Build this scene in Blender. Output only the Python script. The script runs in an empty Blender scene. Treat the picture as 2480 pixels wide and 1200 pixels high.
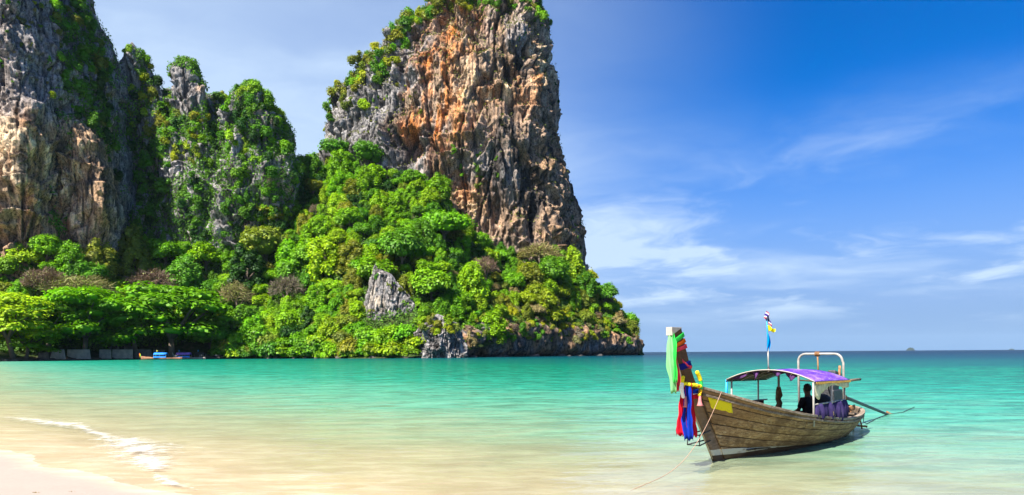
import bpy, bmesh, math, random
import numpy as np
from mathutils import Vector, Matrix
from mathutils.bvhtree import BVHTree

sc = bpy.context.scene
COL = sc.collection
R = math.radians

# ------------------------------------------------------------------ camera, sky, sun, exposure
FPX, CX, HY, CAMH, ROLL = 1653.3, 1240.0, 855.0, 2.2, 0.0063
cam_d = bpy.data.cameras.new("camera")
cam = bpy.data.objects.new("camera", cam_d)
COL.objects.link(cam)
cam_d.sensor_width = 36.0
cam_d.lens = FPX * 36.0 / 2480.0
cam_d.shift_y = (HY - 600.0) / 2480.0
cam_d.clip_start, cam_d.clip_end = 0.1, 60000
cam.matrix_world = Matrix.Translation((0, 0, CAMH)) @ Matrix.Rotation(R(90), 4, 'X') @ Matrix.Rotation(-ROLL, 4, 'Z')
sc.camera = cam

SUN = Vector((-0.58, -0.66, 1.08)).normalized()
world = bpy.data.worlds.new("World")
sc.world = world
world.use_nodes = True


class NT:
    """small helper to wire shader nodes"""
    def __init__(self, tree):
        self.t = tree
        self.n = tree.nodes
        self.l = tree.links

    def node(self, typ, inputs=None, **attrs):
        nd = self.n.new(typ)
        for k, v in attrs.items():
            setattr(nd, k, v)
        for k, v in (inputs or {}).items():
            self.set(nd.inputs[k], v)
        return nd

    def set(self, sock, v):
        if isinstance(v, bpy.types.NodeSocket):
            self.l.new(v, sock)
        else:
            if isinstance(v, (tuple, list)) and len(v) == 3 and sock.type == 'RGBA':
                v = (*v, 1.0)
            sock.default_value = v

    def math(self, op, a, b=0.0, c=None, clamp=False):
        nd = self.n.new('ShaderNodeMath')
        nd.operation = op
        nd.use_clamp = clamp
        self.set(nd.inputs[0], a)
        self.set(nd.inputs[1], b)
        if c is not None:
            self.set(nd.inputs[2], c)
        return nd.outputs[0]

    def mix(self, f, a, b, blend='MIX'):
        nd = self.n.new('ShaderNodeMix')
        nd.data_type = 'RGBA'
        nd.blend_type = blend
        self.set(nd.inputs[0], f)
        self.set(nd.inputs[6], a)
        self.set(nd.inputs[7], b)
        return nd.outputs[2]

    def ramp(self, f, stops, interp='LINEAR'):
        nd = self.n.new('ShaderNodeValToRGB')
        cr = nd.color_ramp
        cr.interpolation = interp
        while len(cr.elements) < len(stops):
            cr.elements.new(0.5)
        for e, (p, c) in zip(cr.elements, stops):
            e.position = p
            e.color = (c, c, c, 1) if isinstance(c, (int, float)) else (*c, 1)
        self.set(nd.inputs[0], f)
        return nd.outputs[0]

    def smooth(self, v, a, b, lo=0.0, hi=1.0):
        nd = self.n.new('ShaderNodeMapRange')
        nd.interpolation_type = 'SMOOTHSTEP'
        self.set(nd.inputs[0], v)
        for k, x in zip((1, 2, 3, 4), (a, b, lo, hi)):
            self.set(nd.inputs[k], x)
        return nd.outputs[0]

    def noise(self, vec, scale, detail=4.0, rough=0.55, dist=0.0, out=0):
        nd = self.n.new('ShaderNodeTexNoise')
        self.set(nd.inputs['Vector'], vec)
        nd.inputs['Scale'].default_value = scale
        nd.inputs['Detail'].default_value = detail
        nd.inputs['Roughness'].default_value = rough
        nd.inputs['Distortion'].default_value = dist
        return nd.outputs[out]

    def mapping(self, vec, scale=(1, 1, 1), rot=(0, 0, 0), loc=(0, 0, 0)):
        nd = self.n.new('ShaderNodeMapping')
        self.set(nd.inputs[0], vec)
        nd.inputs['Location'].default_value = loc
        nd.inputs['Rotation'].default_value = rot
        nd.inputs['Scale'].default_value = scale
        return nd.outputs[0]


def build_world():
    w = NT(world.node_tree)
    w.n.clear()
    out = w.node('ShaderNodeOutputWorld')
    bg = w.node('ShaderNodeBackground')
    sky = w.node('ShaderNodeTexSky', sky_type='NISHITA', sun_disc=False)
    sky.sun_elevation = math.asin(SUN.z)
    sky.sun_rotation = math.atan2(SUN.x, SUN.y)
    sky.air_density, sky.dust_density, sky.ozone_density = 1.0, 0.3, 2.0
    hsv = w.node('ShaderNodeHueSaturation', {'Saturation': 1.58, 'Value': 0.47, 'Color': sky.outputs[0]})
    skyc = w.mix(1.0, hsv.outputs[0], (1.2, 0.70, 1.0), 'MULTIPLY')
    d = w.node('ShaderNodeTexCoord').outputs['Generated']
    sep = w.node('ShaderNodeSeparateXYZ', {0: d})
    X, Y, Z = sep.outputs
    # clouds lie on a layer overhead: project the view direction on it
    inv = w.math('DIVIDE', 1.0, w.math('ADD', w.math('MAXIMUM', Z, 0.0), 0.10))
    P = w.node('ShaderNodeCombineXYZ', {0: w.math('MULTIPLY', X, inv), 1: w.math('MULTIPLY', Y, inv), 2: 0.0}).outputs[0]
    warp = w.node('ShaderNodeVectorMath', {0: P, 1: w.node('ShaderNodeVectorMath', {
        0: w.noise(P, 0.9, 3, out=1), 1: (0.9, 0.9, 0)}, operation='MULTIPLY').outputs[0]}, operation='ADD').outputs[0]
    cirrus = w.noise(w.mapping(warp, (0.42, 0.55, 1), (0, 0, R(-24)), (1.3, 4.1, 0)), 1.0, 7, 0.56)
    wisp = w.noise(w.mapping(warp, (0.95, 0.75, 1), (0, 0, R(-15)), (7.7, 2.4, 0)), 1.0, 8, 0.60)
    low = w.math('SUBTRACT', 1.0, w.smooth(Z, 0.10, 0.36))
    low2 = w.smooth(Z, 0.015, 0.09)
    sunward = w.smooth(X, 0.38, -0.44)
    c1 = w.math('MULTIPLY', w.smooth(cirrus, 0.44, 0.72), w.math('ADD', w.math('MULTIPLY', low, 1.0), w.math('MULTIPLY', sunward, 0.5)))
    c2 = w.math('MULTIPLY', w.smooth(wisp, 0.49, 0.68), w.math('MULTIPLY', low, 1.0))
    veil = w.math('MULTIPLY', sunward, w.smooth(cirrus, 0.15, 0.70, 0.50, 1.05))
    fac = w.math('MULTIPLY', w.math('ADD', w.math('ADD', c1, c2), veil), low2, clamp=True)
    fac = w.math('MULTIPLY', fac, 0.80)
    base = w.mix(w.smooth(Z, 0.34, 0.0, 0.0, 0.92), skyc, (0.40, 1.13, 2.15))     # sea haze along the horizon
    col = w.mix(fac, base, (2.0, 2.5, 3.1))
    w.set(bg.inputs[0], col)
    bg.inputs[1].default_value = 0.15
    w.l.new(bg.outputs[0], out.inputs[0])


build_world()
sun_d = bpy.data.lights.new("sun", 'SUN')
sun_d.energy, sun_d.angle, sun_d.color = 5.0, R(0.53), (1.0, 0.95, 0.86)
sun = bpy.data.objects.new("sun", sun_d)
COL.objects.link(sun)
sun.rotation_euler = SUN.to_track_quat('Z', 'Y').to_euler()
sc.view_settings.view_transform = 'Standard'
sc.view_settings.look = 'None'
sc.view_settings.exposure, sc.view_settings.gamma = 1.25, 1.0
sc.view_settings.use_curve_mapping = False
sc.render.engine = 'CYCLES'
sc.cycles.max_bounces = 7
sc.cycles.diffuse_bounces = 2
sc.cycles.glossy_bounces = 2
sc.cycles.transmission_bounces = 3
sc.cycles.transparent_max_bounces = 12
sc.cycles.caustics_reflective = sc.cycles.caustics_refractive = False
sc.cycles.use_denoising = True


# ------------------------------------------------------------------ helpers: picture to world, noise
def horizon(px):
    return HY - ROLL * (px - CX)


def W(px, py, Y):
    """the point of the place that shows at photograph pixel (px, py), Y metres out to sea"""
    du, dv = px - CX, HY - py
    u = du * math.cos(ROLL) + dv * math.sin(ROLL)
    v = -du * math.sin(ROLL) + dv * math.cos(ROLL)
    return Vector((u / FPX * Y, Y, CAMH + v / FPX * Y))


def proj(p):
    u, v = p[0] / p[1] * FPX, (p[2] - CAMH) / p[1] * FPX
    du = u * math.cos(ROLL) - v * math.sin(ROLL)
    dv = u * math.sin(ROLL) + v * math.cos(ROLL)
    return CX + du, HY - dv


_rs = np.random.RandomState(11)
_perm = np.concatenate([_rs.permutation(256)] * 3).astype(np.int32)
_grad = _rs.normal(size=(256, 3))
_grad /= np.linalg.norm(_grad, axis=1)[:, None]


def pnoise(x, y, z):
    x, y, z = np.broadcast_arrays(np.asarray(x, float), np.asarray(y, float), np.asarray(z, float))
    xi, yi, zi = np.floor(x).astype(int), np.floor(y).astype(int), np.floor(z).astype(int)
    xf, yf, zf = x - xi, y - yi, z - zi
    xi, yi, zi = xi & 255, yi & 255, zi & 255
    f = lambda t: t * t * t * (t * (t * 6 - 15) + 10)
    u, v, w = f(xf), f(yf), f(zf)
    r = 0
    for a in (0, 1):
        for b in (0, 1):
            for c in (0, 1):
                g = _grad[_perm[_perm[_perm[xi + a] + yi + b] + zi + c]]
                d = g[..., 0] * (xf - a) + g[..., 1] * (yf - b) + g[..., 2] * (zf - c)
                r = r + d * (u if a else 1 - u) * (v if b else 1 - v) * (w if c else 1 - w)
    return r * 1.6


def fbm(x, y, z, octv=4, gain=0.5):
    s, a, k = 0, 1.0, 1.0
    for i in range(octv):
        s = s + a * pnoise(x * k + 17.3 * i, y * k + 5.1 * i, z * k + 9.7 * i)
        a *= gain
        k *= 2.03
    return s


def ridged(x, y, z, octv=3):
    s, a, k = 0, 1.0, 1.0
    for i in range(octv):
        s = s + a * (1 - 2 * np.abs(pnoise(x * k + 31.3 * i, y * k + 3.1 * i, z * k)))
        a *= 0.5
        k *= 2.1
    return s


def sstep(a, b, x):
    t = np.clip((x - a) / (b - a), 0, 1)
    return t * t * (3 - 2 * t)


def mesh_np(name, verts, faces, mat=None, smooth=True, colors=None, attrs=None, parent=None):
    """one mesh object from numpy arrays (all faces quads or all triangles)"""
    me = bpy.data.meshes.new(name)
    verts = np.asarray(verts, np.float32)
    faces = np.asarray(faces, np.int32)
    nv, (nf, k) = len(verts), faces.shape
    me.vertices.add(nv)
    me.vertices.foreach_set('co', verts.ravel())
    me.loops.add(nf * k)
    me.loops.foreach_set('vertex_index', faces.ravel())
    me.polygons.add(nf)
    me.polygons.foreach_set('loop_start', np.arange(0, nf * k, k, dtype=np.int32))
    me.polygons.foreach_set('loop_total', np.full(nf, k, np.int32))
    me.polygons.foreach_set('use_smooth', np.full(nf, smooth, bool))
    me.update(calc_edges=True)
    if colors is not None:
        at = me.color_attributes.new('tint', 'FLOAT_COLOR', 'POINT')
        c4 = np.ones((nv, 4), np.float32)
        c4[:, :3] = colors
        at.data.foreach_set('color', c4.ravel())
    for an, av in (attrs or {}).items():
        at = me.attributes.new(an, 'FLOAT', 'POINT')
        at.data.foreach_set('value', np.asarray(av, np.float32))
    if mat:
        me.materials.append(mat)
    o = bpy.data.objects.new(name, me)
    COL.objects.link(o)
    if parent:
        o.parent = parent
    return o


def grid_faces(nr, nc, wrap=False):
    r = np.arange(nr - 1)[:, None]
    c = np.arange(nc if wrap else nc - 1)[None, :]
    c2 = (c + 1) % nc
    a, b, d, e = r * nc + c, r * nc + c2, (r + 1) * nc + c2, (r + 1) * nc + c
    return np.stack([x.ravel() for x in np.broadcast_arrays(a, b, d, e)], 1)


def tag(o, label=None, cat=None, group=None, kind=None):
    if label:
        o['label'] = label
    if cat:
        o['category'] = cat
    if group:
        o['group'] = group
    if kind:
        o['kind'] = kind
    return o


def empty(name, loc=(0, 0, 0), rz=0.0):
    o = bpy.data.objects.new(name, None)
    o.empty_display_size = 0.3
    COL.objects.link(o)
    o.location = loc
    o.rotation_euler = (0, 0, rz)
    return o


def new_mat(name):
    m = bpy.data.materials.new(name)
    m.use_nodes = True
    t = NT(m.node_tree)
    t.n.clear()
    out = t.node('ShaderNodeOutputMaterial')
    return m, t, out


def principled(t, out, color, rough=0.8, spec=0.3, bump=None, bump_d=0.1, bump_s=0.6, metal=0.0):
    p = t.node('ShaderNodeBsdfPrincipled', {'Base Color': color, 'Roughness': rough, 'Metallic': metal,
                                           'Specular IOR Level': spec})
    if bump is not None:
        b = t.node('ShaderNodeBump', {'Height': bump, 'Distance': bump_d, 'Strength': bump_s})
        t.l.new(b.outputs[0], p.inputs['Normal'])
    t.l.new(p.outputs[0], out.inputs[0])
    return p


def plain_mat(name, col, rough=0.6, spec=0.3, var=0.25, scale=8.0, metal=0.0):
    """a coloured surface with a little mottling and relief"""
    m, t, out = new_mat(name)
    oc = t.node('ShaderNodeTexCoord').outputs['Object']
    n = t.noise(oc, scale, 5, 0.6)
    c = t.mix(t.smooth(n, 0.3, 0.7), tuple(x * (1 - var) for x in col), tuple(min(1, x * (1 + var)) for x in col))
    principled(t, out, c, rough, spec, n, 0.01, 0.4, metal)
    return m


# ------------------------------------------------------------------ shoreline, seabed, water
def shore_s(x, y):
    """metres from the water's edge of the near beach, positive out to sea"""
    s1 = 0.578 * x + 0.816 * y - 5.85
    s1 = s1 + 0.55 * pnoise(x / 3.1, y / 3.1, 0.3) * sstep(60, 5, np.abs(s1)) + 0.20 * pnoise(x / .9, y / .9, 4.3) * sstep(12, 1, np.abs(s1))
    s2 = (x + 0.80 * y + 9.0) * 0.78
    k = 6.0
    h = np.clip(0.5 + 0.5 * (s2 - s1) / k, 0, 1)
    return s2 * (1 - h) + s1 * h - k * h * (1 - h)


def mat_sand():
    m, t, out = new_mat("sand")
    g = t.node('ShaderNodeNewGeometry')
    pos = g.outputs['Position']
    wet = t.node('ShaderNodeAttribute', attribute_name='wet').outputs['Fac']
    n1 = t.noise(pos, 0.9, 5, 0.6)
    n2 = t.noise(pos, 14.0, 4, 0.7)
    dry = t.mix(n1, (0.33, 0.268, 0.222), (0.36, 0.295, 0.248))
    dry = t.mix(t.smooth(n2, 0.62, 0.8), dry, (0.27, 0.225, 0.18))
    wetc = t.mix(n1, (0.44, 0.335, 0.215), (0.51, 0.40, 0.275))
    rip = t.noise(t.mapping(pos, (0.7, 2.2, 1), (0, 0, R(-36))), 1.3, 4, 0.6, 0.8)
    wetc = t.mix(t.smooth(rip, 0.42, 0.66), wetc, (0.57, 0.475, 0.355))
    col = t.mix(wet, dry, wetc)
    rough = t.math('SUBTRACT', 0.95, t.math('MULTIPLY', wet, 0.35))
    h = t.math('ADD', t.math('MULTIPLY', n1, 0.5), t.math('MULTIPLY', n2, 0.10))
    principled(t, out, col, rough, 0.25, h, 0.12, 0.5)
    return m


def mat_water():
    m, t, out = new_mat("sea_water")
    g = t.node('ShaderNodeNewGeometry')
    pos = g.outputs['Position']
    dep = t.node('ShaderNodeAttribute', attribute_name='dep').outputs['Fac']
    # patches of slightly deeper water and weed; the finest paint in ripple contrast
    pn = t.noise(t.mapping(pos, (0.35, 1.0, 1), (0, 0, R(-20))), 0.055, 5, 0.6, 0.4)
    pn2 = t.noise(t.mapping(pos, (0.16, 1.0, 1), (0, 0, R(8))), 0.30, 5, 0.62, 0.3)
    pn3 = t.noise(t.mapping(pos, (0.30, 1.0, 1), (0, 0, R(-8))), 1.5, 4, 0.65, 0.4)
    wob = t.math('ADD', t.math('ADD', t.math('MULTIPLY', t.math('SUBTRACT', pn, 0.5), 0.9), t.math('MULTIPLY', t.math('SUBTRACT', pn2, 0.5), 0.5)),
                 t.math('MULTIPLY', t.math('SUBTRACT', pn3, 0.5), 0.95))
    s = t.math('MULTIPLY', dep, t.math('ADD', 1.0, wob))
    # log scale: 0.1 at 3 m from the shore, 1 at 3 km
    lg = t.math('DIVIDE', t.math('LOGARITHM', t.math('MAXIMUM', s, 1.0), 10.0), 3.5)
    body = t.ramp(lg, [(0.0, (0.60, 0.57, 0.40)), (0.24, (0.46, 0.54, 0.34)), (0.34, (0.17, 0.49, 0.33)), (0.43, (0.030, 0.385, 0.255)),
                       (0.54, (0.004, 0.27, 0.165)), (0.61, (0.002, 0.150, 0.140)), (0.69, (0.001, 0.070, 0.115)), (0.80, (0.001, 0.030, 0.075)), (1.0, (0.001, 0.028, 0.075))])
    alpha = t.ramp(lg, [(0.0, 0.03), (0.18, 0.30), (0.28, 0.66), (0.38, 0.88), (0.5, 0.97), (0.6, 1.0)])
    tint = t.ramp(lg, [(0.0, (0.99, 0.97, 0.93)), (0.2, (0.95, 0.96, 0.88)), (0.45, (0.65, 0.92, 0.80))])
    # light and dark of cat's-paws and swell, painted into the body colour as streaks
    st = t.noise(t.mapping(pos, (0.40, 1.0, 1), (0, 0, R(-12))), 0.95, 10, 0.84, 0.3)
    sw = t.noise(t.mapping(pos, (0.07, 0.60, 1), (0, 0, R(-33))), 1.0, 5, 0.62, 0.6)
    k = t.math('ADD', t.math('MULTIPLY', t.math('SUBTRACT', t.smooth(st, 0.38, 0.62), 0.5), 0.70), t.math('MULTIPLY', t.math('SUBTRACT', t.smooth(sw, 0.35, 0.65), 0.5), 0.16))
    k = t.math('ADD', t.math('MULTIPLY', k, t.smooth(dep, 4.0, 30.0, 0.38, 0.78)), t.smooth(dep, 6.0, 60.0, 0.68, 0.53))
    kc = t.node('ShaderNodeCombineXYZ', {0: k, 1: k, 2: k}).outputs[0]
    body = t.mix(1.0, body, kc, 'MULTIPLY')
    k2 = t.math('ADD', t.math('MULTIPLY', k, 0.26), 0.84)  # same streaks in the tint, standing in for refracted light over the shallows
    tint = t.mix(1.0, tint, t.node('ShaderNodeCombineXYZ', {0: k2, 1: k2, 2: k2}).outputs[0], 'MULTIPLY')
    # waves of several lengths; short ones fade with the distance by themselves
    cd = t.node('ShaderNodeVectorMath', {0: pos}, operation='LENGTH').outputs['Value']
    w1 = t.noise(t.mapping(pos, (0.55, 1.0, 1), (0, 0, R(-25))), 3.2, 3, 0.6, 0.6)
    w2 = t.noise(t.mapping(pos, (0.5, 1.0, 1), (0, 0, R(-12))), 0.75, 4, 0.6, 0.5)
    w3 = t.noise(t.mapping(pos, (0.45, 1.0, 1), (0, 0, R(6))), 0.16, 4, 0.6, 0.3)
    h = t.math('ADD', t.math('ADD', t.math('MULTIPLY', w1, 0.060), t.math('MULTIPLY', w2, 0.20)), t.math('MULTIPLY', w3, 0.75))
    calm = t.smooth(dep, 0.0, 25.0, 0.45, 1.0)
    bump = t.node('ShaderNodeBump', {'Height': t.math('MULTIPLY', h, calm), 'Distance': 1.0, 'Strength': 0.75})
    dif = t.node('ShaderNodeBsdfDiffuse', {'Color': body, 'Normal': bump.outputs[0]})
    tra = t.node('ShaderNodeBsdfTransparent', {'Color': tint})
    mx = t.node('ShaderNodeMixShader', {0: alpha, 1: tra.outputs[0], 2: dif.outputs[0]})
    fr = t.node('ShaderNodeFresnel', {'IOR': 1.33, 'Normal': bump.outputs[0]})
    frc = t.math('MULTIPLY', t.math('POWER', fr.outputs[0], 0.8), 0.22)
    gl = t.node('ShaderNodeBsdfGlossy', {'Color': (1, 1, 1), 'Roughness': 0.08, 'Normal': bump.outputs[0]})
    mx2 = t.node('ShaderNodeMixShader', {0: frc, 1: mx.outputs[0], 2: gl.outputs[0]})
    t.l.new(mx2.outputs[0], out.inputs[0])
    return m


def build_water():
    ang = np.radians(np.linspace(-80, 80, 260))
    rad = np.concatenate([np.linspace(3.0, 45, 190), 45 * (14000 / 45.0) ** np.linspace(0.02, 1, 130)])
    rr, aa = np.meshgrid(rad, ang, indexing='ij')
    x, y = np.sin(aa) * rr, np.cos(aa) * rr
    s = shore_s(x.ravel(), y.ravel())
    v = np.stack([x.ravel(), y.ravel(), np.zeros(x.size)], 1)
    near = sstep(70, 30, rr.ravel()) * sstep(-2, 8, s)
    ph = (0.578 * v[:, 0] + 0.816 * v[:, 1]) * 1.15 + 1.4 * pnoise(v[:, 0] / 7, v[:, 1] / 7, 2.0)
    v[:, 2] = 0.012 * near * (np.sin(ph) + pnoise(v[:, 0] * .9, v[:, 1] * .9, 0.7))
    f = grid_faces(len(rad), len(ang))
    keep = (s[f] > -3.0).any(1)
    o = mesh_np("sea", v, f[keep][:, ::-1], mat_water(), True, attrs={'dep': np.maximum(s, 0)})
    tag(o, "calm turquoise sea deepening to blue at the horizon", "sea", kind='structure')
    # sand: one sheet, the beach and the sea floor
    xs = np.concatenate([np.linspace(-400, -40, 60), np.linspace(-39, 45, 300), np.linspace(47, 400, 60)])
    ys = np.concatenate([np.linspace(-60, 3, 30), np.linspace(3.3, 40, 200), np.linspace(41, 330, 90)])
    yy, xx = np.meshgrid(ys, xs, indexing='ij')
    xx, yy = xx.ravel(), yy.ravel()
    s = shore_s(xx, yy)
    z = np.where(s < 0, -s * 0.055, -np.minimum(s * 0.022, 0.26 + s * 0.001))
    z = z + 0.008 * pnoise(xx / .8, yy / .8, 0) * sstep(0.5, -2, s) + 0.012 * pnoise(xx / 1.3, yy / .7, 3) * sstep(0.5, 4, s)
    wet = sstep(-0.55, 0.10, s + 0.25 * pnoise(xx / 2.2, yy / 2.2, 7))
    o = mesh_np("beach", np.stack([xx, yy, z], 1), grid_faces(len(ys), len(xs)), mat_sand(), True, attrs={'wet': wet})
    tag(o, "pale sand beach running down under the shallow water", "beach", kind='structure')


build_water()


def build_foam():
    m, t, out = new_mat("foam")
    pos = t.node('ShaderNodeNewGeometry').outputs['Position']
    e = t.node('ShaderNodeAttribute', attribute_name='edge').outputs['Fac']
    n = t.noise(t.mapping(pos, (0.8, 1.4, 1), (0, 0, R(-30))), 4.5, 6, 0.68, 0.5)
    a = t.math('MULTIPLY', t.smooth(t.math('ADD', t.math('ADD', n, t.math('MULTIPLY', e, 0.30)), t.math('MULTIPLY', t.math('SUBTRACT', t.noise(pos, 0.9, 3, 0.6), 0.5), 0.55)), 0.62, 1.0), 0.75)
    d = t.node('ShaderNodeBsdfDiffuse', {'Color': (0.66, 0.65, 0.63)})
    tr = t.node('ShaderNodeBsdfTransparent')
    mx = t.node('ShaderNodeMixShader', {0: a, 1: tr.outputs[0], 2: d.outputs[0]})
    t.l.new(mx.outputs[0], out.inputs[0])
    lines = [
        ("breaking_wave_foam", [(10, 1013, .25), (50, 1016, .5), (100, 1023, .55), (150, 1030, .55), (190, 1036, .45), (230, 1052, .3), (262, 1060, .4), (290, 1068, .7),
          (320, 1086, 1.0), (345, 1100, 1.0), (365, 1115, .8), (375, 1132, .6), (390, 1142, .35)], "white foam of the small wave breaking along the beach", 'foam'),
        ("swash_foam", [(335, 1143, .15), (360, 1149, .18), (380, 1153, .18), (392, 1160, .15), (400, 1170, .15), (430, 1180, .10), (470, 1192, .10)],
         "thin foam line left on the wet sand", 'foam')]
    for name, pts, lab, cat in lines:
        w = np.array([[CAMH * FPX / (py - horizon(px)) * (px - CX) / FPX, CAMH * FPX / (py - horizon(px)), h] for px, py, h in pts])
        tt = np.linspace(0, len(w) - 1, len(w) * 10)
        c = np.stack([np.interp(tt, range(len(w)), w[:, k]) for k in range(3)], 1)
        dirv = np.gradient(c[:, :2], axis=0)
        nrm = np.stack([-dirv[:, 1], dirv[:, 0]], 1)
        nrm /= np.linalg.norm(nrm, axis=1)[:, None]
        V, E = [], []
        acr = np.linspace(-1, 1, 9)
        for i, (p, n) in enumerate(zip(c, nrm)):
            for a in acr:
                q = p[:2] + n * a * p[2] * 1.25 + 0.07 * pnoise(p[0] * 2, p[1] * 2, a)
                V.append((q[0], q[1], 0.028 + 0.02 * (1 - a * a)))
                E.append((1 - abs(a)) * (0.0 if i in (0, len(c) - 1) else 1))
        o = mesh_np(name, V, grid_faces(len(c), 9), m, True, attrs={'edge': E})
        tag(o, lab, cat, kind='stuff')


build_foam()


# ------------------------------------------------------------------ rock
def mat_rock():
    m, t, out = new_mat("limestone")
    pos = t.node('ShaderNodeNewGeometry').outputs['Position']
    tint = t.node('ShaderNodeAttribute', attribute_name='tint').outputs['Color']
    st = t.noise(t.mapping(pos, (1.0, 1.0, 0.16)), 0.85, 5, 0.65, 0.3)
    sp = t.noise(pos, 0.9, 6, 0.7)
    sq = t.noise(t.mapping(pos, (1.0, 1.0, 0.5)), 2.6, 4, 0.7)
    k = t.math('ADD', t.math('ADD', t.smooth(st, 0.32, 0.68, 0.40, 1.40), t.smooth(sp, 0.38, 0.64, -0.28, 0.28)), t.smooth(sq, 0.38, 0.64, -0.22, 0.22))
    kc = t.node('ShaderNodeCombineXYZ', {0: k, 1: k, 2: k}).outputs[0]
    col = t.mix(1.0, tint, kc, 'MULTIPLY')
    h = t.math('ADD', t.math('MULTIPLY', st, 1.3), t.math('MULTIPLY', sp, 1.5))
    principled(t, out, col, 0.9, 0.15, h, 0.7, 0.6)
    return m


ROCK = mat_rock()
C_GREY, C_DARK = np.array([0.225, 0.208, 0.20]), np.array([0.045, 0.039, 0.037])
C_TAN, C_ORANGE, C_CREAM = np.array([0.38, 0.235, 0.135]), np.array([0.62, 0.21, 0.045]), np.array([0.78, 0.58, 0.36])


def lerp(a, b, f):
    f = np.asarray(f)[:, None]
    return a * (1 - f) + b * f


def gauss(px, py, cx, cy, rx, ry):
    return np.exp(-((px - cx) / rx) ** 2 - ((py - cy) / ry) ** 2)


BVHS = []


def karst(name, label, rows, Yc, depth, poly, nth, nz, amp=1.0, warm=0.0, feature=None, seed=0.0, front=0.72, base_z=-3.0, smooth_rows=True, fs=1.0):
    """a limestone tower: cross-sections between the left and right outline seen in the photograph, weathered into flutes, ledges and caves.
    rows: (py, pxl, pxr) from the top down, taken at distance Yc; poly: the plan as points in [-1, 1]."""
    zs, xl, xr = [], [], []
    for py, a, b in rows:
        pa, pb = W(a, py, Yc), W(b, py, Yc)
        zs.append((pa.z + pb.z) / 2)
        xl.append(pa.x)
        xr.append(pb.x)
    zs, xl, xr = np.array(zs)[::-1], np.array(xl)[::-1], np.array(xr)[::-1]
    if zs[0] > base_z:
        zs, xl, xr = np.insert(zs, 0, base_z), np.insert(xl, 0, xl[0]), np.insert(xr, 0, xr[0])
    z = np.linspace(zs[0], zs[-1], nz)
    L, Rr = np.interp(z, zs, xl), np.interp(z, zs, xr)
    if smooth_rows:
        ker = np.hanning(9)
        ker /= ker.sum()
        L = L + amp / fs * (3.0 * pnoise(z * fs / 13, seed, .5) + 1.5 * pnoise(z * fs / 5, seed, 3.5)) * sstep(0, 6, Rr - L)
        Rr = Rr + amp / fs * (2.0 * pnoise(z * fs / 15, seed, 7.5) + 1.2 * pnoise(z * fs / 5, seed, 9.5)) * sstep(0, 6, Rr - L)
        L = np.convolve(np.pad(L, 4, 'edge'), ker, 'valid')
        Rr = np.convolve(np.pad(Rr, 4, 'edge'), ker, 'valid')
    # plan outline, resampled: finer on the side that faces the bay
    pl = np.array(poly + [poly[0]], float)
    for _ in range(3):                                     # Chaikin rounding
        a, b = pl[:-1], pl[1:]
        pl = np.stack([a * .75 + b * .25, a * .25 + b * .75], 1).reshape(-1, 2)
        pl = np.vstack([pl, pl[:1]])
    pl[:, 0] /= np.abs(pl[:, 0]).max()
    seg = np.linalg.norm(np.diff(pl, axis=0), axis=1)
    mid = (pl[:-1, 1] + pl[1:, 1]) / 2
    wgt = seg * np.where(mid < 0.35, front / (1 - front) * 1.0, 0.35)
    cum = np.concatenate([[0], np.cumsum(wgt)])
    q = np.linspace(0, cum[-1], nth, endpoint=False)
    pu, pv = np.interp(q, cum, pl[:, 0]), np.interp(q, cum, pl[:, 1])
    du, dv = np.roll(pu, -1) - np.roll(pu, 1), np.roll(pv, -1) - np.roll(pv, 1)
    half = (Rr - L) / 2
    xc = (Rr + L) / 2
    dep = depth * np.clip(half / half.max(), 0.05, 1) ** 0.7
    X = xc[:, None] + half[:, None] * pu[None, :]
    Y = Yc + dep[:, None] * pv[None, :] * 1.0
    Z = np.repeat(z[:, None], nth, 1)
    nx, ny = dv[None, :] * dep[:, None], -du[None, :] * half[:, None]
    ln = np.sqrt(nx * nx + ny * ny) + 1e-9
    nx, ny = nx / ln, ny / ln
    area = np.sum(pu * np.roll(pv, -1) - pv * np.roll(pu, -1))
    if area < 0:
        nx, ny = -nx, -ny
    x, y, zz = X.ravel(), Y.ravel(), Z.ravel()
    wx, wy, wz = x, y, zz
    x, y, zz = x * fs, y * fs, zz * fs
    nx, ny = np.broadcast_to(nx, X.shape).ravel(), np.broadcast_to(ny, X.shape).ravel()
    s = seed
    big = fbm(x / 42 + s, y / 42, zz / 70, 3)
    flute = ridged(x / 13 + s, y / 13, zz / 60 + 0.4 * big, 3)
    blk = fbm(x / 7 + s, y / 7, zz / 15, 3)
    fine = ridged(x / 3.2 + s, y / 3.2, zz / 11, 2)
    tiny = fbm(x / 1.5, y / 1.5 + s, zz / 2.4, 2)
    led = zz / 26 + 1.3 * fbm(x / 38 + s, y / 38, zz / 60 + 3, 2)
    fr = led - np.floor(led)
    ledge = (fr ** 1.6 - 0.4) * (0.5 + 0.5 * sstep(-.2, .5, pnoise(x / 30, y / 30 + s, zz / 24)))
    led2 = zz / 7.5 + 1.6 * fbm(x / 12 + s, y / 12, zz / 14 + 9, 2)
    fr2 = led2 - np.floor(led2)
    ledge2 = (fr2 ** 1.5 - 0.4) * sstep(-.1, .5, pnoise(x / 14, y / 14 + s, zz / 12 + 5))
    slab = fbm(x / 15 + s, y / 15 + 3, zz / 34, 2) * 2.6
    slab = np.floor(slab) + sstep(0.80, 1.0, slab - np.floor(slab))          # flat plates with sharp steps between
    crk = 1 - np.abs(pnoise(x / 21 + s, y / 21, zz / 90 + 0.35 * big))
    crk = np.maximum(sstep(.90, 1.0, crk), .7 * sstep(.90, 1.0, 1 - np.abs(pnoise(x / 7 + s, y / 7, zz / 45 + 8))))
    stal = np.maximum(0, ridged(x / 4.5 + s, y / 4.5, zz / 40, 1)) * sstep(.45, .95, fr)     # stalactites under the ledges
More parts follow.
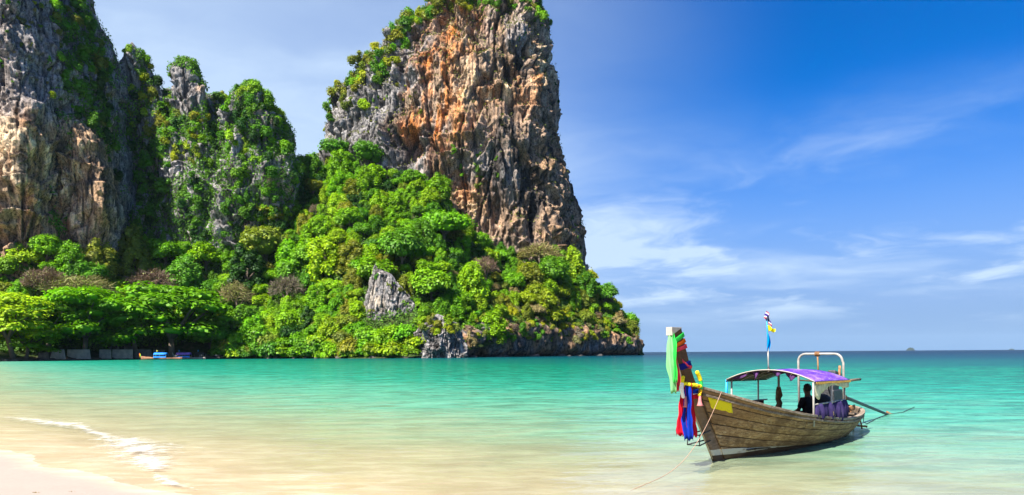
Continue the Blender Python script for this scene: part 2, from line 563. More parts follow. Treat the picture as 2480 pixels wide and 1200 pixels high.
    d = amp * (5.4 * big + 1.7 * flute + 2.2 * blk + 1.2 * fine + 0.95 * tiny + 6.0 * ledge + 3.0 * ledge2 + 2.6 * slab - 3.3 * crk + 1.4 * stal)
    top = sstep(zs[-1] + 1, zs[-1] - 14 / fs, wz)
    d = d - d.mean()
    d *= (0.35 + 0.65 * top) * (0.45 + 0.55 * sstep(0.0, -0.7, ny))
    # stone colours: lighter on bumps, darker in cracks and at the dark spots
    strk = fbm(x / 2.6 + s, y / 2.6, zz / 26, 3)
    strk2 = fbm(x / 6.5 + s, y / 6.5, zz / 48 + 4, 3)
    patch = fbm(x / 26 + s, y / 26, zz / 30 + 7, 4)
    c = lerp(C_GREY * 1.0, C_GREY * 1.55, sstep(-.3, .6, blk + 0.4 * strk))
    wm = np.clip(sstep(0.05, 0.7, patch + 0.35 * strk2 + warm), 0, 1)
    px = py = None
    d_extra = np.zeros_like(d)
    if feature:
        u = wx / wy * FPX
        v = (wz - CAMH) / wy * FPX
        px = CX + u * math.cos(ROLL) - v * math.sin(ROLL)
        py = HY - (u * math.sin(ROLL) + v * math.cos(ROLL))
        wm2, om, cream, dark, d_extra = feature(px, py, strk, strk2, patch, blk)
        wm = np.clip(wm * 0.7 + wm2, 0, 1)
    else:
        om, cream, dark = 0 * x, 0 * x, 0 * x
    c = lerp(c, C_TAN, wm)
    c = lerp(c, C_ORANGE, np.clip(om * sstep(-.5, .5, strk2 + 0.5 * blk + .25 * strk), 0, 1))
    c = lerp(c, C_CREAM, np.clip(cream * sstep(-.3, .6, blk + 0.4 * strk), 0, 1))
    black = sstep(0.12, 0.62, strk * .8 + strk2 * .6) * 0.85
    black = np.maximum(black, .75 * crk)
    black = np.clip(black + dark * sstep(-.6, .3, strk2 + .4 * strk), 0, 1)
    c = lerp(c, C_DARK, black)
    c *= (1 + 0.16 * np.clip(tiny, -1, 1))[:, None]
    d = d + d_extra
    x2, y2 = wx + nx * d, wy + ny * d
    z2 = wz + amp * 1.1 * pnoise(x / 5, y / 5, zz / 9 + 3)
    V = np.stack([x2, y2, z2], 1)
    F = grid_faces(nz, nth, wrap=True)
    if area < 0:
        F = F[:, ::-1]
    # cap
    capc = np.array([[x2[-nth:].mean(), y2[-nth:].mean(), z2[-nth:].max() + 2.0]])
    V = np.vstack([V, capc])
    i0 = (nz - 1) * nth
    ii = np.arange(nth)
    capf = np.stack([i0 + ii, i0 + (ii + 1) % nth, np.full(nth, len(V) - 1), np.full(nth, len(V) - 1)], 1)
    c = np.vstack([c, c[-1:]])
    o = mesh_np(name, V, F, ROCK, True, colors=np.clip(c, 0.01, 0.85))
    bm = bmesh.new()
    bm.from_mesh(o.data)
    bm.verts.ensure_lookup_table()
    for a in range(0, nth):
        try:
            bm.faces.new((bm.verts[i0 + a], bm.verts[i0 + (a + 1) % nth], bm.verts[len(V) - 1]))
        except ValueError:
            pass
    bm.to_mesh(o.data)
    bm.free()
    o.data.polygons.foreach_set('use_smooth', np.ones(len(o.data.polygons), bool))
    tag(o, label, 'cliff', kind='structure')
    BVHS.append((name, BVHTree.FromPolygons(V.tolist(), F.tolist())))
    return o


def feat_tower(px, py, strk, strk2, patch, blk):
    g = lambda *a: gauss(px, py, *a)
    wob = 26 * patch
    P = px + wob
    Q = py + 30 * strk2
    wm = 0.75 * sstep(1010, 1060, P) * sstep(700, 440, py) + 0.35 * sstep(430, 560, py)
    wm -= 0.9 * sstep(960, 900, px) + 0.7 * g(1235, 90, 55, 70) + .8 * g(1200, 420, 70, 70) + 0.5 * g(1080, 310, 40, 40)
    om = gauss(P, Q, 1110, 70, 50, 60) * 1.0 + gauss(P, Q, 1085, 240, 60, 65) * 1.15 + gauss(P, Q, 1060, 150, 55, 45) * .7 + gauss(P, Q, 1170, 220, 90, 30) * .75
    om += gauss(P, Q, 1010, 345, 40, 45) * 1.1 + gauss(P, Q, 1150, 470, 35, 30) * .9 + gauss(P, Q, 1270, 220, 60, 60) * .55 + gauss(P, Q, 985, 200, 18, 30) * .8
    om += gauss(P, Q, 1065, 300, 20, 80) * .8 + gauss(P, Q, 1130, 340, 40, 25) * .5 + gauss(P, Q, 1390, 600, 30, 40) * .5
    cream = gauss(P, Q, 1190, 215, 75, 42) * 1.2 + gauss(P, Q, 1130, 115, 14, 45) * .9 + gauss(P, Q, 1315, 140, 22, 60) * 1.0 + gauss(P, Q, 1180, 150, 10, 40) * .7
    cream += gauss(P, Q, 1150, 480, 30, 35) * .7 + gauss(P, Q, 1005, 250, 20, 40) * .5
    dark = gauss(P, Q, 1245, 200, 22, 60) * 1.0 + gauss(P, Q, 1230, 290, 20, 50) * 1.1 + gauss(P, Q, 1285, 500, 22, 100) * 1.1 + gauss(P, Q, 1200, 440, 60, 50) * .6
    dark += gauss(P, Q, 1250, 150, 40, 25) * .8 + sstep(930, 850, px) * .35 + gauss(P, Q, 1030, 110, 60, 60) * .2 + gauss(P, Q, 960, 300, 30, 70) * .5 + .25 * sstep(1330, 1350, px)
    dx = np.zeros_like(px)
    dx -= 13 * g(1003, 345, 30, 32) * sstep(318, 332, Q) + 9 * g(1205, 520, 16, 30) + 8 * g(1300, 370, 26, 22) + 9 * gauss(P, py, 1280, 520, 14, 90) + 7 * gauss(P, py, 1232, 250, 13, 60)
    dx -= 6 * gauss(P, py, 1238, 178, 36, 20) + 4 * g(1250, 600, 20, 30) + 6 * sstep(1350, 1420, py * 0 + px) * 0
    dx += 5 * gauss(P, py, 1190, 300, 60, 60) + 5 * gauss(P, py, 1100, 330, 60, 60) + 4.5 * gauss(P, py, 1255, 350, 30, 120)
    dx += 6 * sstep(1135, 1125, P) * sstep(1095, 1125, P) * sstep(150, 120, Q) * 0.6 - 3.5 * sstep(168, 180, Q) * sstep(230, 190, Q) * sstep(1040, 1080, P) * sstep(1240, 1220, P) * -0.4
    return wm, om * 1.25, cream * 1.35, dark, dx


def feat_left(px, py, strk, strk2, patch, blk):
    Q = py + 22 * strk2
    P = px + 22 * patch
    low = sstep(250, 330, Q)
    wm = 0.95 * low * sstep(300, 230, px) + 0.25 * sstep(60, 20, px)
    om = 0.35 * gauss(P, Q, 40, 300, 60, 40) + 0.5 * gauss(P, Q, 160, 570, 60, 50) + .3 * gauss(P, Q, 120, 110, 40, 30) + .35 * gauss(P, Q, 90, 480, 60, 80)
    cream = 1.1 * gauss(P, Q, 50, 350, 75, 70) + 0.6 * gauss(P, Q, 30, 480, 30, 90) + .65 * gauss(P, Q, 190, 340, 45, 70) + .8 * gauss(P, Q, 130, 510, 110, 90) + .6 * gauss(P, Q, 60, 420, 60, 80)
    dark = 0.4 * gauss(P, Q, 240, 470, 22, 60) + 0.35 * gauss(P, Q, 160, 420, 20, 40) + 0.45 * gauss(P, Q, 150, 510, 14, 40)
    dx = -6 * gauss(px, py, 150, 440, 50, 80) - 4 * gauss(px, py, 60, 560, 70, 60) + 4 * gauss(px, py, 45, 350, 40, 80) + 5 * gauss(px, py, 235, 470, 20, 90)
    dx += 5.0 * gauss(px, py, 205, 330, 40, 40)
    return wm, om, cream, dark, dx


def feat_rock(px, py, strk, strk2, patch, blk):
    z = np.zeros_like(px)
    return z - 0.6, z, 0.8 * gauss(px, py, 915, 730, 22, 55) * 0.6, z + 0.1, z


BLOB = [(-1, 0.2), (-0.85, -0.5), (-0.4, -0.9), (0.1, -1), (0.6, -0.9), (0.95, -0.45), (1, 0.2), (0.7, 0.9), (-0.6, 0.95)]
# the great tower
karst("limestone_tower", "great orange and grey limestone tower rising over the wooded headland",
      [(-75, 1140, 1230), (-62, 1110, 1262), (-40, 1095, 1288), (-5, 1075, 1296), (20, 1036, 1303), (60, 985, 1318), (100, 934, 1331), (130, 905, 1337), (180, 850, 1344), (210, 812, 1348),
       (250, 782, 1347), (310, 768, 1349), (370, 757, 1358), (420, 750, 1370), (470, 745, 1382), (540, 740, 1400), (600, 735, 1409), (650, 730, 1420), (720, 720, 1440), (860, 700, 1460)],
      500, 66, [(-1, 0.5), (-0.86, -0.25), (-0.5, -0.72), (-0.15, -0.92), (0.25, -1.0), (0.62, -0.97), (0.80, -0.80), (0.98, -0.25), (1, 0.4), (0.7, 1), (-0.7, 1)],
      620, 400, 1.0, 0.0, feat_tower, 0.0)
# the cliff at the left edge
karst("limestone_cliff", "tall grey and tan cliff cut by the left edge of the view",
      [(-75, -300, 160), (-40, -320, 160), (0, -330, 176), (40, -335, 192), (90, -340, 208), (140, -345, 228), (250, -350, 244), (350, -350, 262), (430, -350, 270), (520, -350, 278),
       (580, -350, 272), (640, -350, 262), (700, -350, 262), (860, -350, 270)],
      395, 48, [(-1, 1), (-1, -0.6), (-0.2, -0.95), (0.55, -1.04), (0.78, -0.95), (0.90, -0.35), (1.0, 0.55), (0.9, 1)], 560, 400, 0.85, -0.15, feat_left, 5.0)
karst("limestone_buttress", "bulging tan lower wall of the left cliff with hollowed face",
      [(262, 95, 150), (285, 60, 190), (315, 10, 226), (350, -60, 244), (430, -110, 262), (520, -130, 274), (580, -140, 272), (640, -140, 264), (860, -140, 270)],
      382, 18, [(-1, .6), (-.9, -.6), (-.3, -1), (.4, -1.02), (.82, -.85), (.98, -.2), (1, .5), (.6, 1)], 460, 260, 0.75, 0.1, feat_left, 6.5)
# the jagged ridge between them
karst("limestone_pinnacle", "pointed grey rock pinnacle next to the tall left cliff",
      [(112, 316, 326), (128, 298, 338), (165, 286, 356), (215, 276, 378), (300, 264, 415), (450, 255, 450), (640, 250, 470), (860, 250, 480)], 436, 17, BLOB, 260, 270, 0.8, -0.3, None, 9.0)
karst("limestone_pinnacle", "blocky square-topped rock pinnacle in the middle of the ridge",
      [(148, 430, 468), (160, 422, 484), (200, 418, 490), (270, 412, 500), (340, 396, 530), (450, 380, 565), (620, 370, 590), (860, 360, 600)], 428, 17, BLOB, 260, 270, 0.7, -0.3, None, 13.0)
karst("limestone_dome", "rounded overgrown rock dome at the right end of the ridge",
      [(212, 592, 618), (232, 568, 644), (262, 552, 674), (305, 540, 694), (350, 528, 708), (420, 522, 724), (480, 512, 722), (620, 495, 715), (860, 480, 720)], 430, 24, BLOB, 300, 280, 0.85, -0.2, None, 17.0)
karst("limestone_ridge", "overgrown rock ridge filling the gaps behind the pinnacles",
      [(226, 385, 420), (240, 372, 555), (268, 345, 590), (310, 300, 670), (385, 268, 705), (480, 262, 728), (860, 255, 730)], 456, 22, BLOB, 300, 220, 0.8, -0.3, None, 31.0)
# rocks that come through the trees near the water
karst("rock_outcrop", "bare grey leaning rock showing through the trees above the water",
      [(650, 902, 914), (664, 899, 950), (690, 893, 970), (715, 888, 988), (742, 884, 1014), (780, 884, 1026), (860, 882, 1034)], 346, 8, [(-1, .3), (-.9, -.75), (-.3, -1), (.1, -.95), (.25, -.55), (.8, -.6), (1, .2), (.5, 1), (-.6, 1)], 220, 160, 0.24, -0.8, feat_rock, 21.0, fs=1.9)
karst("shore_rock", "grey fluted rock standing in the water at the foot of the trees",
      [(772, 1035, 1085), (790, 1016, 1112), (815, 1006, 1122), (850, 1012, 1127), (872, 1004, 1130)], 325, 9, BLOB, 220, 130, 0.36, -0.8, None, 25.0, fs=2.6)


# ------------------------------------------------------------------ wooded hill
T_SH = np.array([(-160, 268), (0, 280), (250, 335), (500, 352), (700, 345), (900, 322), (1000, 322), (1130, 338), (1300, 385), (1450, 425), (1540, 455), (1562, 462)], float)
T_TOP = np.array([(-160, 655, 352), (0, 655, 354), (200, 655, 362), (260, 645, 380), (330, 625, 405), (450, 610, 412), (600, 575, 418), (680, 500, 432), (715, 440, 452), (760, 400, 455),
                  (850, 390, 447), (940, 425, 442), (1060, 470, 432), (1110, 545, 428), (1200, 618, 430), (1300, 640, 440), (1400, 660, 455), (1450, 700, 463), (1490, 740, 470),
                  (1528, 800, 474), (1550, 840, 474), (1562, 862, 474)], float)


def terr(px, s):
    """world point of the hill at picture column px and s from shore (0) to cliff foot (1)"""
    px, s = np.asarray(px, float), np.asarray(s, float)
    y0 = np.interp(px, T_SH[:, 0], T_SH[:, 1])
    y1 = np.interp(px, T_TOP[:, 0], T_TOP[:, 2])
    py1 = np.interp(px, T_TOP[:, 0], T_TOP[:, 1])
    zc = CAMH + (horizon(px) - py1) / FPX * y1
    z0 = np.interp(px, [0, 520, 560, 980, 1130, 1300, 1500, 1545, 1562], [1.0, 1.2, 2, 4, 7, 16, 14, 6, -3])
    p = np.interp(px, [300, 600, 800, 1100, 1300], [1.9, 1.25, 1.0, 0.95, 0.9])
    sc_ = np.clip(s, 0, 1)
    z = z0 + (zc - z0) * sc_ ** p
    z = np.where(s < 0, z0 + s * 60, z)
    beyond = np.clip(s - 1, 0, 1)
    drop = np.interp(px, [1405, 1450], [0.05, 1.2])
    z = z - beyond * drop * (zc + 4)
    y = y0 + (y1 - y0) * np.minimum(s, 1) + beyond * 95
    x = (px - CX) / FPX * y
    z = z + 2.2 * fbm(x / 22, y / 22, 0.5, 3) * np.clip(s * 5, 0, 1)
    return np.stack(np.broadcast_arrays(x, y, z), -1)


def mat_ground():
    m, t, out = new_mat("forest_floor")
    pos = t.node('ShaderNodeNewGeometry').outputs['Position']
    n = t.noise(pos, 0.25, 6, 0.65)
    c = t.ramp(n, [(0.3, (0.018, 0.03, 0.008)), (0.5, (0.035, 0.06, 0.012)), (0.7, (0.10, 0.085, 0.045))])
    z = t.node('ShaderNodeSeparateXYZ', {0: pos}).outputs[2]
    x = t.node('ShaderNodeSeparateXYZ', {0: pos}).outputs[0]
    c = t.mix(t.math('MULTIPLY', t.smooth(z, 2.0, 1.0), t.smooth(x, -145, -160)), c, (0.12, 0.095, 0.065))
    principled(t, out, c, 0.95, 0.1, n, 1.5, 0.8)
    return m


def build_hill():
    px = np.arange(-160, 1563, 5.0)
    s = np.concatenate([[-0.06, -0.02], np.linspace(0, 1, 60), np.linspace(1.05, 2, 20)])
    S, PX = np.meshgrid(s, px, indexing='ij')
    V = terr(PX, S).reshape(-1, 3)
    F = grid_faces(len(s), len(px))[:, ::-1]
    F = F[:, ::-1]
    o = mesh_np("hill", V, F, mat_ground(), True)
    tag(o, "steep wooded hill between the water and the cliffs", "hill", kind='structure')
    BVHS.append(("hill", BVHTree.FromPolygons(V.tolist(), F.tolist())))


build_hill()


def build_sea_cliff():
    """undercut rock wall along the water, from the shore rock round the end of the headland"""
    path = [terr(p, 0.0) for p in np.linspace(1118, 1530, 90)]
    P = [(p[0], p[1]) for p in path]
    ex, ey = P[-1]
    P += [(ex + 4.0 * math.sin(a) + 0.0, ey + 5 * (1 - math.cos(a))) for a in np.linspace(0.3, 2.2, 12)]
    lx, ly = P[-1]
    P += [(lx - 1.0 * k, ly + 5.0 * k) for k in range(1, 9)]
    P = np.array(P)
    dist = np.concatenate([[0], np.cumsum(np.linalg.norm(np.diff(P, axis=0), axis=1))])
    n = 330
    q = np.linspace(0, dist[-1], n)
    x, y = np.interp(q, dist, P[:, 0]), np.interp(q, dist, P[:, 1])
    tx, ty = np.gradient(x), np.gradient(y)
    l = np.hypot(tx, ty)
    nx, ny = ty / l, -tx / l
    for a in (nx, ny):
        a[:] = np.convolve(np.pad(a, 6, 'edge'), np.ones(13) / 13, 'valid')
    px = CX + x / y * FPX
    top = np.interp(px, [1118, 1180, 1300, 1450, 1515, 1560], [13, 19, 22, 20, 16, 12])
    hz = np.linspace(-1.5, 1, 70)
    H = np.where(hz[:, None] < 0, hz[:, None], hz[:, None] * top[None, :])
    X, Y = np.repeat(x[None], 70, 0), np.repeat(y[None], 70, 0)
    f = H / top[None]
    prof = -3.4 * np.exp(-((H - 0.4) / 1.9) ** 2) + 1.2 * sstep(2, 7, H) - 7.0 * sstep(0.72, 1.02, f)
    xx, yy, zz = X.ravel(), Y.ravel(), H.ravel()
    blk = fbm(xx / 5, yy / 5, zz / 9, 4)
    strk = fbm(xx / 2.5, yy / 2.5, zz / 14, 3)
    d = prof.ravel() + 2.7 * blk + 1.5 * ridged(xx / 3.5, yy / 3.5, zz / 14, 3) + 2.2 * pnoise(xx / 17, yy / 17, 1.0)
    cave = gauss(np.repeat(px[None], 70, 0).ravel(), zz, 1172, 3, 26, 5)
    d -= 5 * cave
    V = np.stack([xx + np.repeat(nx[None], 70, 0).ravel() * d, yy + np.repeat(ny[None], 70, 0).ravel() * d, zz], 1)
    c = lerp(C_GREY * 0.9, C_TAN * 0.75, sstep(-.2, .6, fbm(xx / 9, yy / 9, zz / 9 + 2, 3) + .3))
    c = lerp(c, np.array([.33, .17, .08]), .7 * sstep(.1, .7, strk))
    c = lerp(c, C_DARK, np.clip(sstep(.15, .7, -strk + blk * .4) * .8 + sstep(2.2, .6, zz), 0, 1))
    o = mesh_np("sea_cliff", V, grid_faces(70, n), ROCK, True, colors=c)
    tag(o, "low undercut rock wall where the headland meets the sea", "cliff", kind='structure')
    BVHS.append(("sea_cliff", BVHTree.FromPolygons(V.tolist(), grid_faces(70, n).tolist())))


build_sea_cliff()


def far_island(px, pxw, pyh, Y, label):
    th = np.linspace(0, 2 * math.pi, 40, endpoint=False)
    r = np.linspace(1, 0, 14)
    rad = pxw / 2 / FPX * Y
    h = pyh / FPX * Y
    base = W(px, horizon(px), Y)
    V = []
    for k in r:
        for a in th:
            q = k * (1 + 0.18 * pnoise(math.cos(a) * 2, math.sin(a) * 2, px))
            zz = h * (1 - k ** 2.2) * (1 + 0.3 * pnoise(math.cos(a) * k * 3, math.sin(a) * k * 3, 5.0))
            V.append((base.x + rad * q * math.cos(a), Y + rad * q * math.sin(a), zz - 3))
    c = np.tile(np.array([[.03, .045, .04]]), (len(V), 1))
    o = mesh_np("island", V, grid_faces(14, 40, True), ROCK, True, colors=c)
    tag(o, label, "island", kind='structure')


far_island(2205, 19, 7.5, 8200, "small hazy island on the horizon, the larger of two")
far_island(2450, 13, 3.2, 8600, "tiny hazy islet on the horizon near the right edge")


# ------------------------------------------------------------------ vegetation
def mat_leaf(name, trans=0.30):
    m, t, out = new_mat(name)
    tint = t.node('ShaderNodeAttribute', attribute_name='tint').outputs['Color']
    oi = t.node('ShaderNodeObjectInfo')
    pos = t.node('ShaderNodeNewGeometry').outputs['Position']
    n = t.noise(pos, 0.33, 4, 0.6)
    col = t.mix(1.0, oi.outputs['Color'], tint, 'MULTIPLY')
    k = t.smooth(n, 0.3, 0.7, 0.72, 1.25)
    col = t.mix(1.0, col, t.node('ShaderNodeCombineXYZ', {0: k, 1: k, 2: k}).outputs[0], 'MULTIPLY')
    d = t.node('ShaderNodeBsdfDiffuse', {'Color': col})
    tr = t.node('ShaderNodeBsdfTranslucent', {'Color': t.mix(1.0, col, (1.35, 1.4, 0.5, 1), 'MULTIPLY')})
    mx = t.node('ShaderNodeMixShader', {0: trans, 1: d.outputs[0], 2: tr.outputs[0]})
    gl = t.node('ShaderNodeBsdfGlossy', {'Color': (0.9, 0.95, 0.9), 'Roughness': 0.55})
    m2 = t.node('ShaderNodeMixShader', {0: 0.018, 1: mx.outputs[0], 2: gl.outputs[0]})
    t.l.new(m2.outputs[0], out.inputs[0])
    return m


LEAF = mat_leaf("leaves")
TWIG = mat_leaf("twigs", 0.1)
BARK = plain_mat("bark", (0.13, 0.10, 0.075), 0.9, 0.1, 0.4, 2.0)
PALEBARK = plain_mat("bleached_wood", (0.55, 0.50, 0.45), 0.9, 0.1, 0.2, 2.0)
rng = np.random.RandomState(5)


def unit(v):
    return v / (np.linalg.norm(v, axis=-1, keepdims=True) + 1e-9)


def leaf_quads(c, n, size, rnd, aspect=0.75, bend=0.25):
    """folded leaf sprays: one quad each, centre c, normal n, width size"""
    N = len(c)
    t = unit(np.cross(n, rnd.normal(size=(N, 3))))
    b = np.cross(n, t)
    s = np.asarray(size)[:, None] * 0.5
    asp = aspect * rnd.uniform(0.7, 1.3, (N, 1))
    v = np.stack([c - t * s, c - b * s * asp + n * s * bend, c + t * s, c + b * s * asp + n * s * bend], 1).reshape(-1, 3)
    f = np.arange(4 * N).reshape(N, 4)
    return v, f


ICO = None


def ico_np():
    global ICO
    if ICO is None:
        bm = bmesh.new()
        bmesh.ops.create_icosphere(bm, subdivisions=2, radius=1)
        bm.verts.ensure_lookup_table()
        ICO = (np.array([v.co[:] for v in bm.verts]), np.array([[v.index for v in f.verts] + [f.verts[2].index] for f in bm.faces]))
        bm.free()
    return ICO


def crown_mesh(name, lobes, per, size, rnd, droop=0.0, up=0.75, core=0.72, jitter=0.16, spread=0.35):
    """leaf sprays over many small lobes; lobes = (centre, radii); unit crown radius about 1"""
    V, F, T, off = [], [], [], 0
    for c, r in lobes:
        c, r = np.array(c), np.array(r)
        n = max(30, int(per * (r[0] * r[1] + r[0] * r[2] + r[1] * r[2]) / 3 / 0.13))
        d = unit(rnd.normal(size=(n, 3)))
        d[:, 2] = np.where(d[:, 2] < -0.35, -d[:, 2], d[:, 2])
        # cluster the sprays so each lobe is itself lumpy
        lump = 1 + 0.34 * pnoise(d[:, 0] * 3.1 + c[0] * 9, d[:, 1] * 3.1 + c[1] * 9, d[:, 2] * 3.1 + c[2] * 5)
        p = c + d * r * (lump[:, None]) * rnd.uniform(1 - jitter, 1 + jitter * 0.7, (n, 1))
        p[:, 2] -= droop * rnd.uniform(0, 1, n) * (1 - np.clip(d[:, 2], 0, 1))
        nn = unit(d / r * r.mean() + spread * rnd.normal(size=(n, 3)) + np.array([0, 0, up]))
        v, f = leaf_quads(p, nn, size * rnd.uniform(0.6, 1.35, n), rnd)
        V.append(v)
        F.append(f + off)
        off += len(v)
        base = rnd.uniform(0.82, 1.16)
        k = base * rnd.uniform(0.70, 1.30, n)
        hue = rnd.uniform(-0.12, 0.12, n)
        T.append(np.repeat(np.stack([k * (1 + hue), k, k * (1 - hue)], 1), 4, 0))
        if core:
            iv, fi = ico_np()
            cv = c + iv * r * core * (1 + 0.15 * pnoise(iv[:, 0] * 2, iv[:, 1] * 2, iv[:, 2] * 2 + c[0])[:, None])
            V.append(cv)
            F.append(fi + off)
            off += len(cv)
            T.append(np.full((len(cv), 3), 0.8))
    V, F, T = np.vstack(V), np.vstack(F), np.vstack(T)
    tri = F[:, 2] == F[:, 3]
    me = bpy.data.meshes.new(name)
    loops = np.concatenate([F[~tri].ravel(), F[tri][:, :3].ravel()]).astype(np.int32)
    tot = np.concatenate([np.full((~tri).sum(), 4), np.full(tri.sum(), 3)]).astype(np.int32)
    start = np.concatenate([[0], np.cumsum(tot)[:-1]]).astype(np.int32)
    me.vertices.add(len(V))
    me.vertices.foreach_set('co', V.astype(np.float32).ravel())
    me.loops.add(len(loops))
    me.loops.foreach_set('vertex_index', loops)
    me.polygons.add(len(tot))
    me.polygons.foreach_set('loop_start', start)
    me.polygons.foreach_set('loop_total', tot)
    me.update(calc_edges=True)
    at = me.color_attributes.new('tint', 'FLOAT_COLOR', 'POINT')
    c4 = np.ones((len(V), 4), np.float32)
    c4[:, :3] = T
    at.data.foreach_set('color', c4.ravel())
    me.materials.append(LEAF)
    return me


def lobes_round(rnd, n=17, flat=0.85):
    L = [((0, 0, 0.05), (0.62, 0.62, 0.55))]
    for i in range(n):
        a = i * 2.399 + rnd.uniform(-.3, .3)
        zc = rnd.uniform(-0.35, 0.95)
        rr = math.sqrt(max(0.05, 1 - zc * zc * 0.9)) * 0.64
        r = rnd.uniform(0.24, 0.42)
        L.append(((math.cos(a) * rr, math.sin(a) * rr, zc * 0.62 * flat), (r, r, r * rnd.uniform(.75, 1.0))))
    return L


def lobes_vine(rnd):
    L = []
    for lev in range(6):
        zc = 0.85 - lev * 0.42
        rad = (0.30, 0.50, 0.58, 0.60, 0.62, 0.6)[lev]
        for k in range((2, 4, 5, 5, 5, 4)[lev]):
            a = k * 6.283 / (2, 4, 5, 5, 5, 4)[lev] + rnd.uniform(-.5, .5) + lev
            r = rnd.uniform(0.26, 0.40)
            L.append(((math.cos(a) * rad, math.sin(a) * rad, zc + rnd.uniform(-.15, .15)), (r, r, r * rnd.uniform(.9, 1.5))))
    return L


def lobes_umbrella(rnd):
    L = []
    for i in range(30):
        a = i * 2.399 + rnd.uniform(-.3, .3)
        rr = math.sqrt((i + .5) / 30) * 0.88
        z = 0.62 * (1 - rr ** 1.8) + rnd.uniform(-0.22, 0.10) - 0.1
        r = rnd.uniform(0.20, 0.34)
        L.append(((math.cos(a) * rr, math.sin(a) * rr, z), (r * 1.15, r * 1.15, r * rnd.uniform(.32, .5))))
    for i in range(20):
        a = i * 2.399 + rnd.uniform(-.3, .3)
        rr = rnd.uniform(.45, .95)
        r = rnd.uniform(.16, .28)
        L.append(((math.cos(a) * rr, math.sin(a) * rr, rnd.uniform(-.62, -.05)), (r * 1.2, r * 1.2, r * rnd.uniform(.4, .7))))
    return L


def lobes_low(rnd):
    L = []
    for i in range(9):
        a = i * 2.399
        rr = math.sqrt(i / 9) * 0.62
        r = rnd.uniform(0.30, 0.48)
        L.append(((math.cos(a) * rr, math.sin(a) * rr, 0.35 * (1 - rr) + rnd.uniform(-.1, .12)), (r, r, r * rnd.uniform(.7, 1.1))))
    return L


def lobes_hang(rnd):
    """straggling cliff shrub: a few uneven lumps strung down the rock"""
    L, x, z = [], 0.0, 0.6
    for i in range(rnd.randint(5, 9)):
        r = rnd.uniform(0.22, 0.50)
        L.append(((x, rnd.uniform(-.35, .1), z), (r * rnd.uniform(.9, 1.3), r, r * rnd.uniform(.6, 1.0))))
        x = np.clip(x + rnd.uniform(-.55, .55), -1.0, 1.0)
        z -= rnd.uniform(-.1, .38)
    return L


def twig_mesh(name, rnd, n=1500, leafy=0.25):
    """bare crown: radiating twigs with a few leaf sprays"""
    d = unit(rnd.normal(size=(n, 3)))
    d[:, 2] = np.abs(d[:, 2]) * 1.0 - 0.15
    r = rnd.uniform(0.45, 1.0, (n, 1)) ** 0.6
    c = d * r * np.array([1, 1, 0.95]) * (1 + 0.25 * pnoise(d[:, 0] * 3, d[:, 1] * 3, d[:, 2] * 3)[:, None])
    along = unit(d + 0.55 * rnd.normal(size=(n, 3)))
    side = unit(np.cross(along, rnd.normal(size=(n, 3))))
    ln, wd = rnd.uniform(0.08, 0.20, (n, 1)), rnd.uniform(0.007, 0.016, (n, 1))
    v = np.stack([c - along * ln - side * wd, c - along * ln + side * wd, c + along * ln + side * wd * .4, c + along * ln - side * wd * .4], 1).reshape(-1, 3)
    nl = int(n * leafy)
    lv, lf = leaf_quads(c[:nl] * 1.02, unit(d[:nl] + .5 * rnd.normal(size=(nl, 3))), rnd.uniform(.04, .09, nl), rnd)
    f = np.arange(4 * n).reshape(n, 4)
    V, F = np.vstack([v, lv]), np.vstack([f, lf + 4 * n])
    T = np.vstack([np.repeat(np.tile([[1.0, .92, .95]], (n, 1)) * rnd.uniform(.6, 1.3, (n, 1)), 4, 0), np.repeat(np.tile([[.9, 1.25, .5]], (nl, 1)) * rnd.uniform(.6, 1.2, (nl, 1)), 4, 0)])
    o = mesh_np(name, V, F, TWIG, False, colors=T)
    me = o.data
    bpy.data.objects.remove(o)
    return me


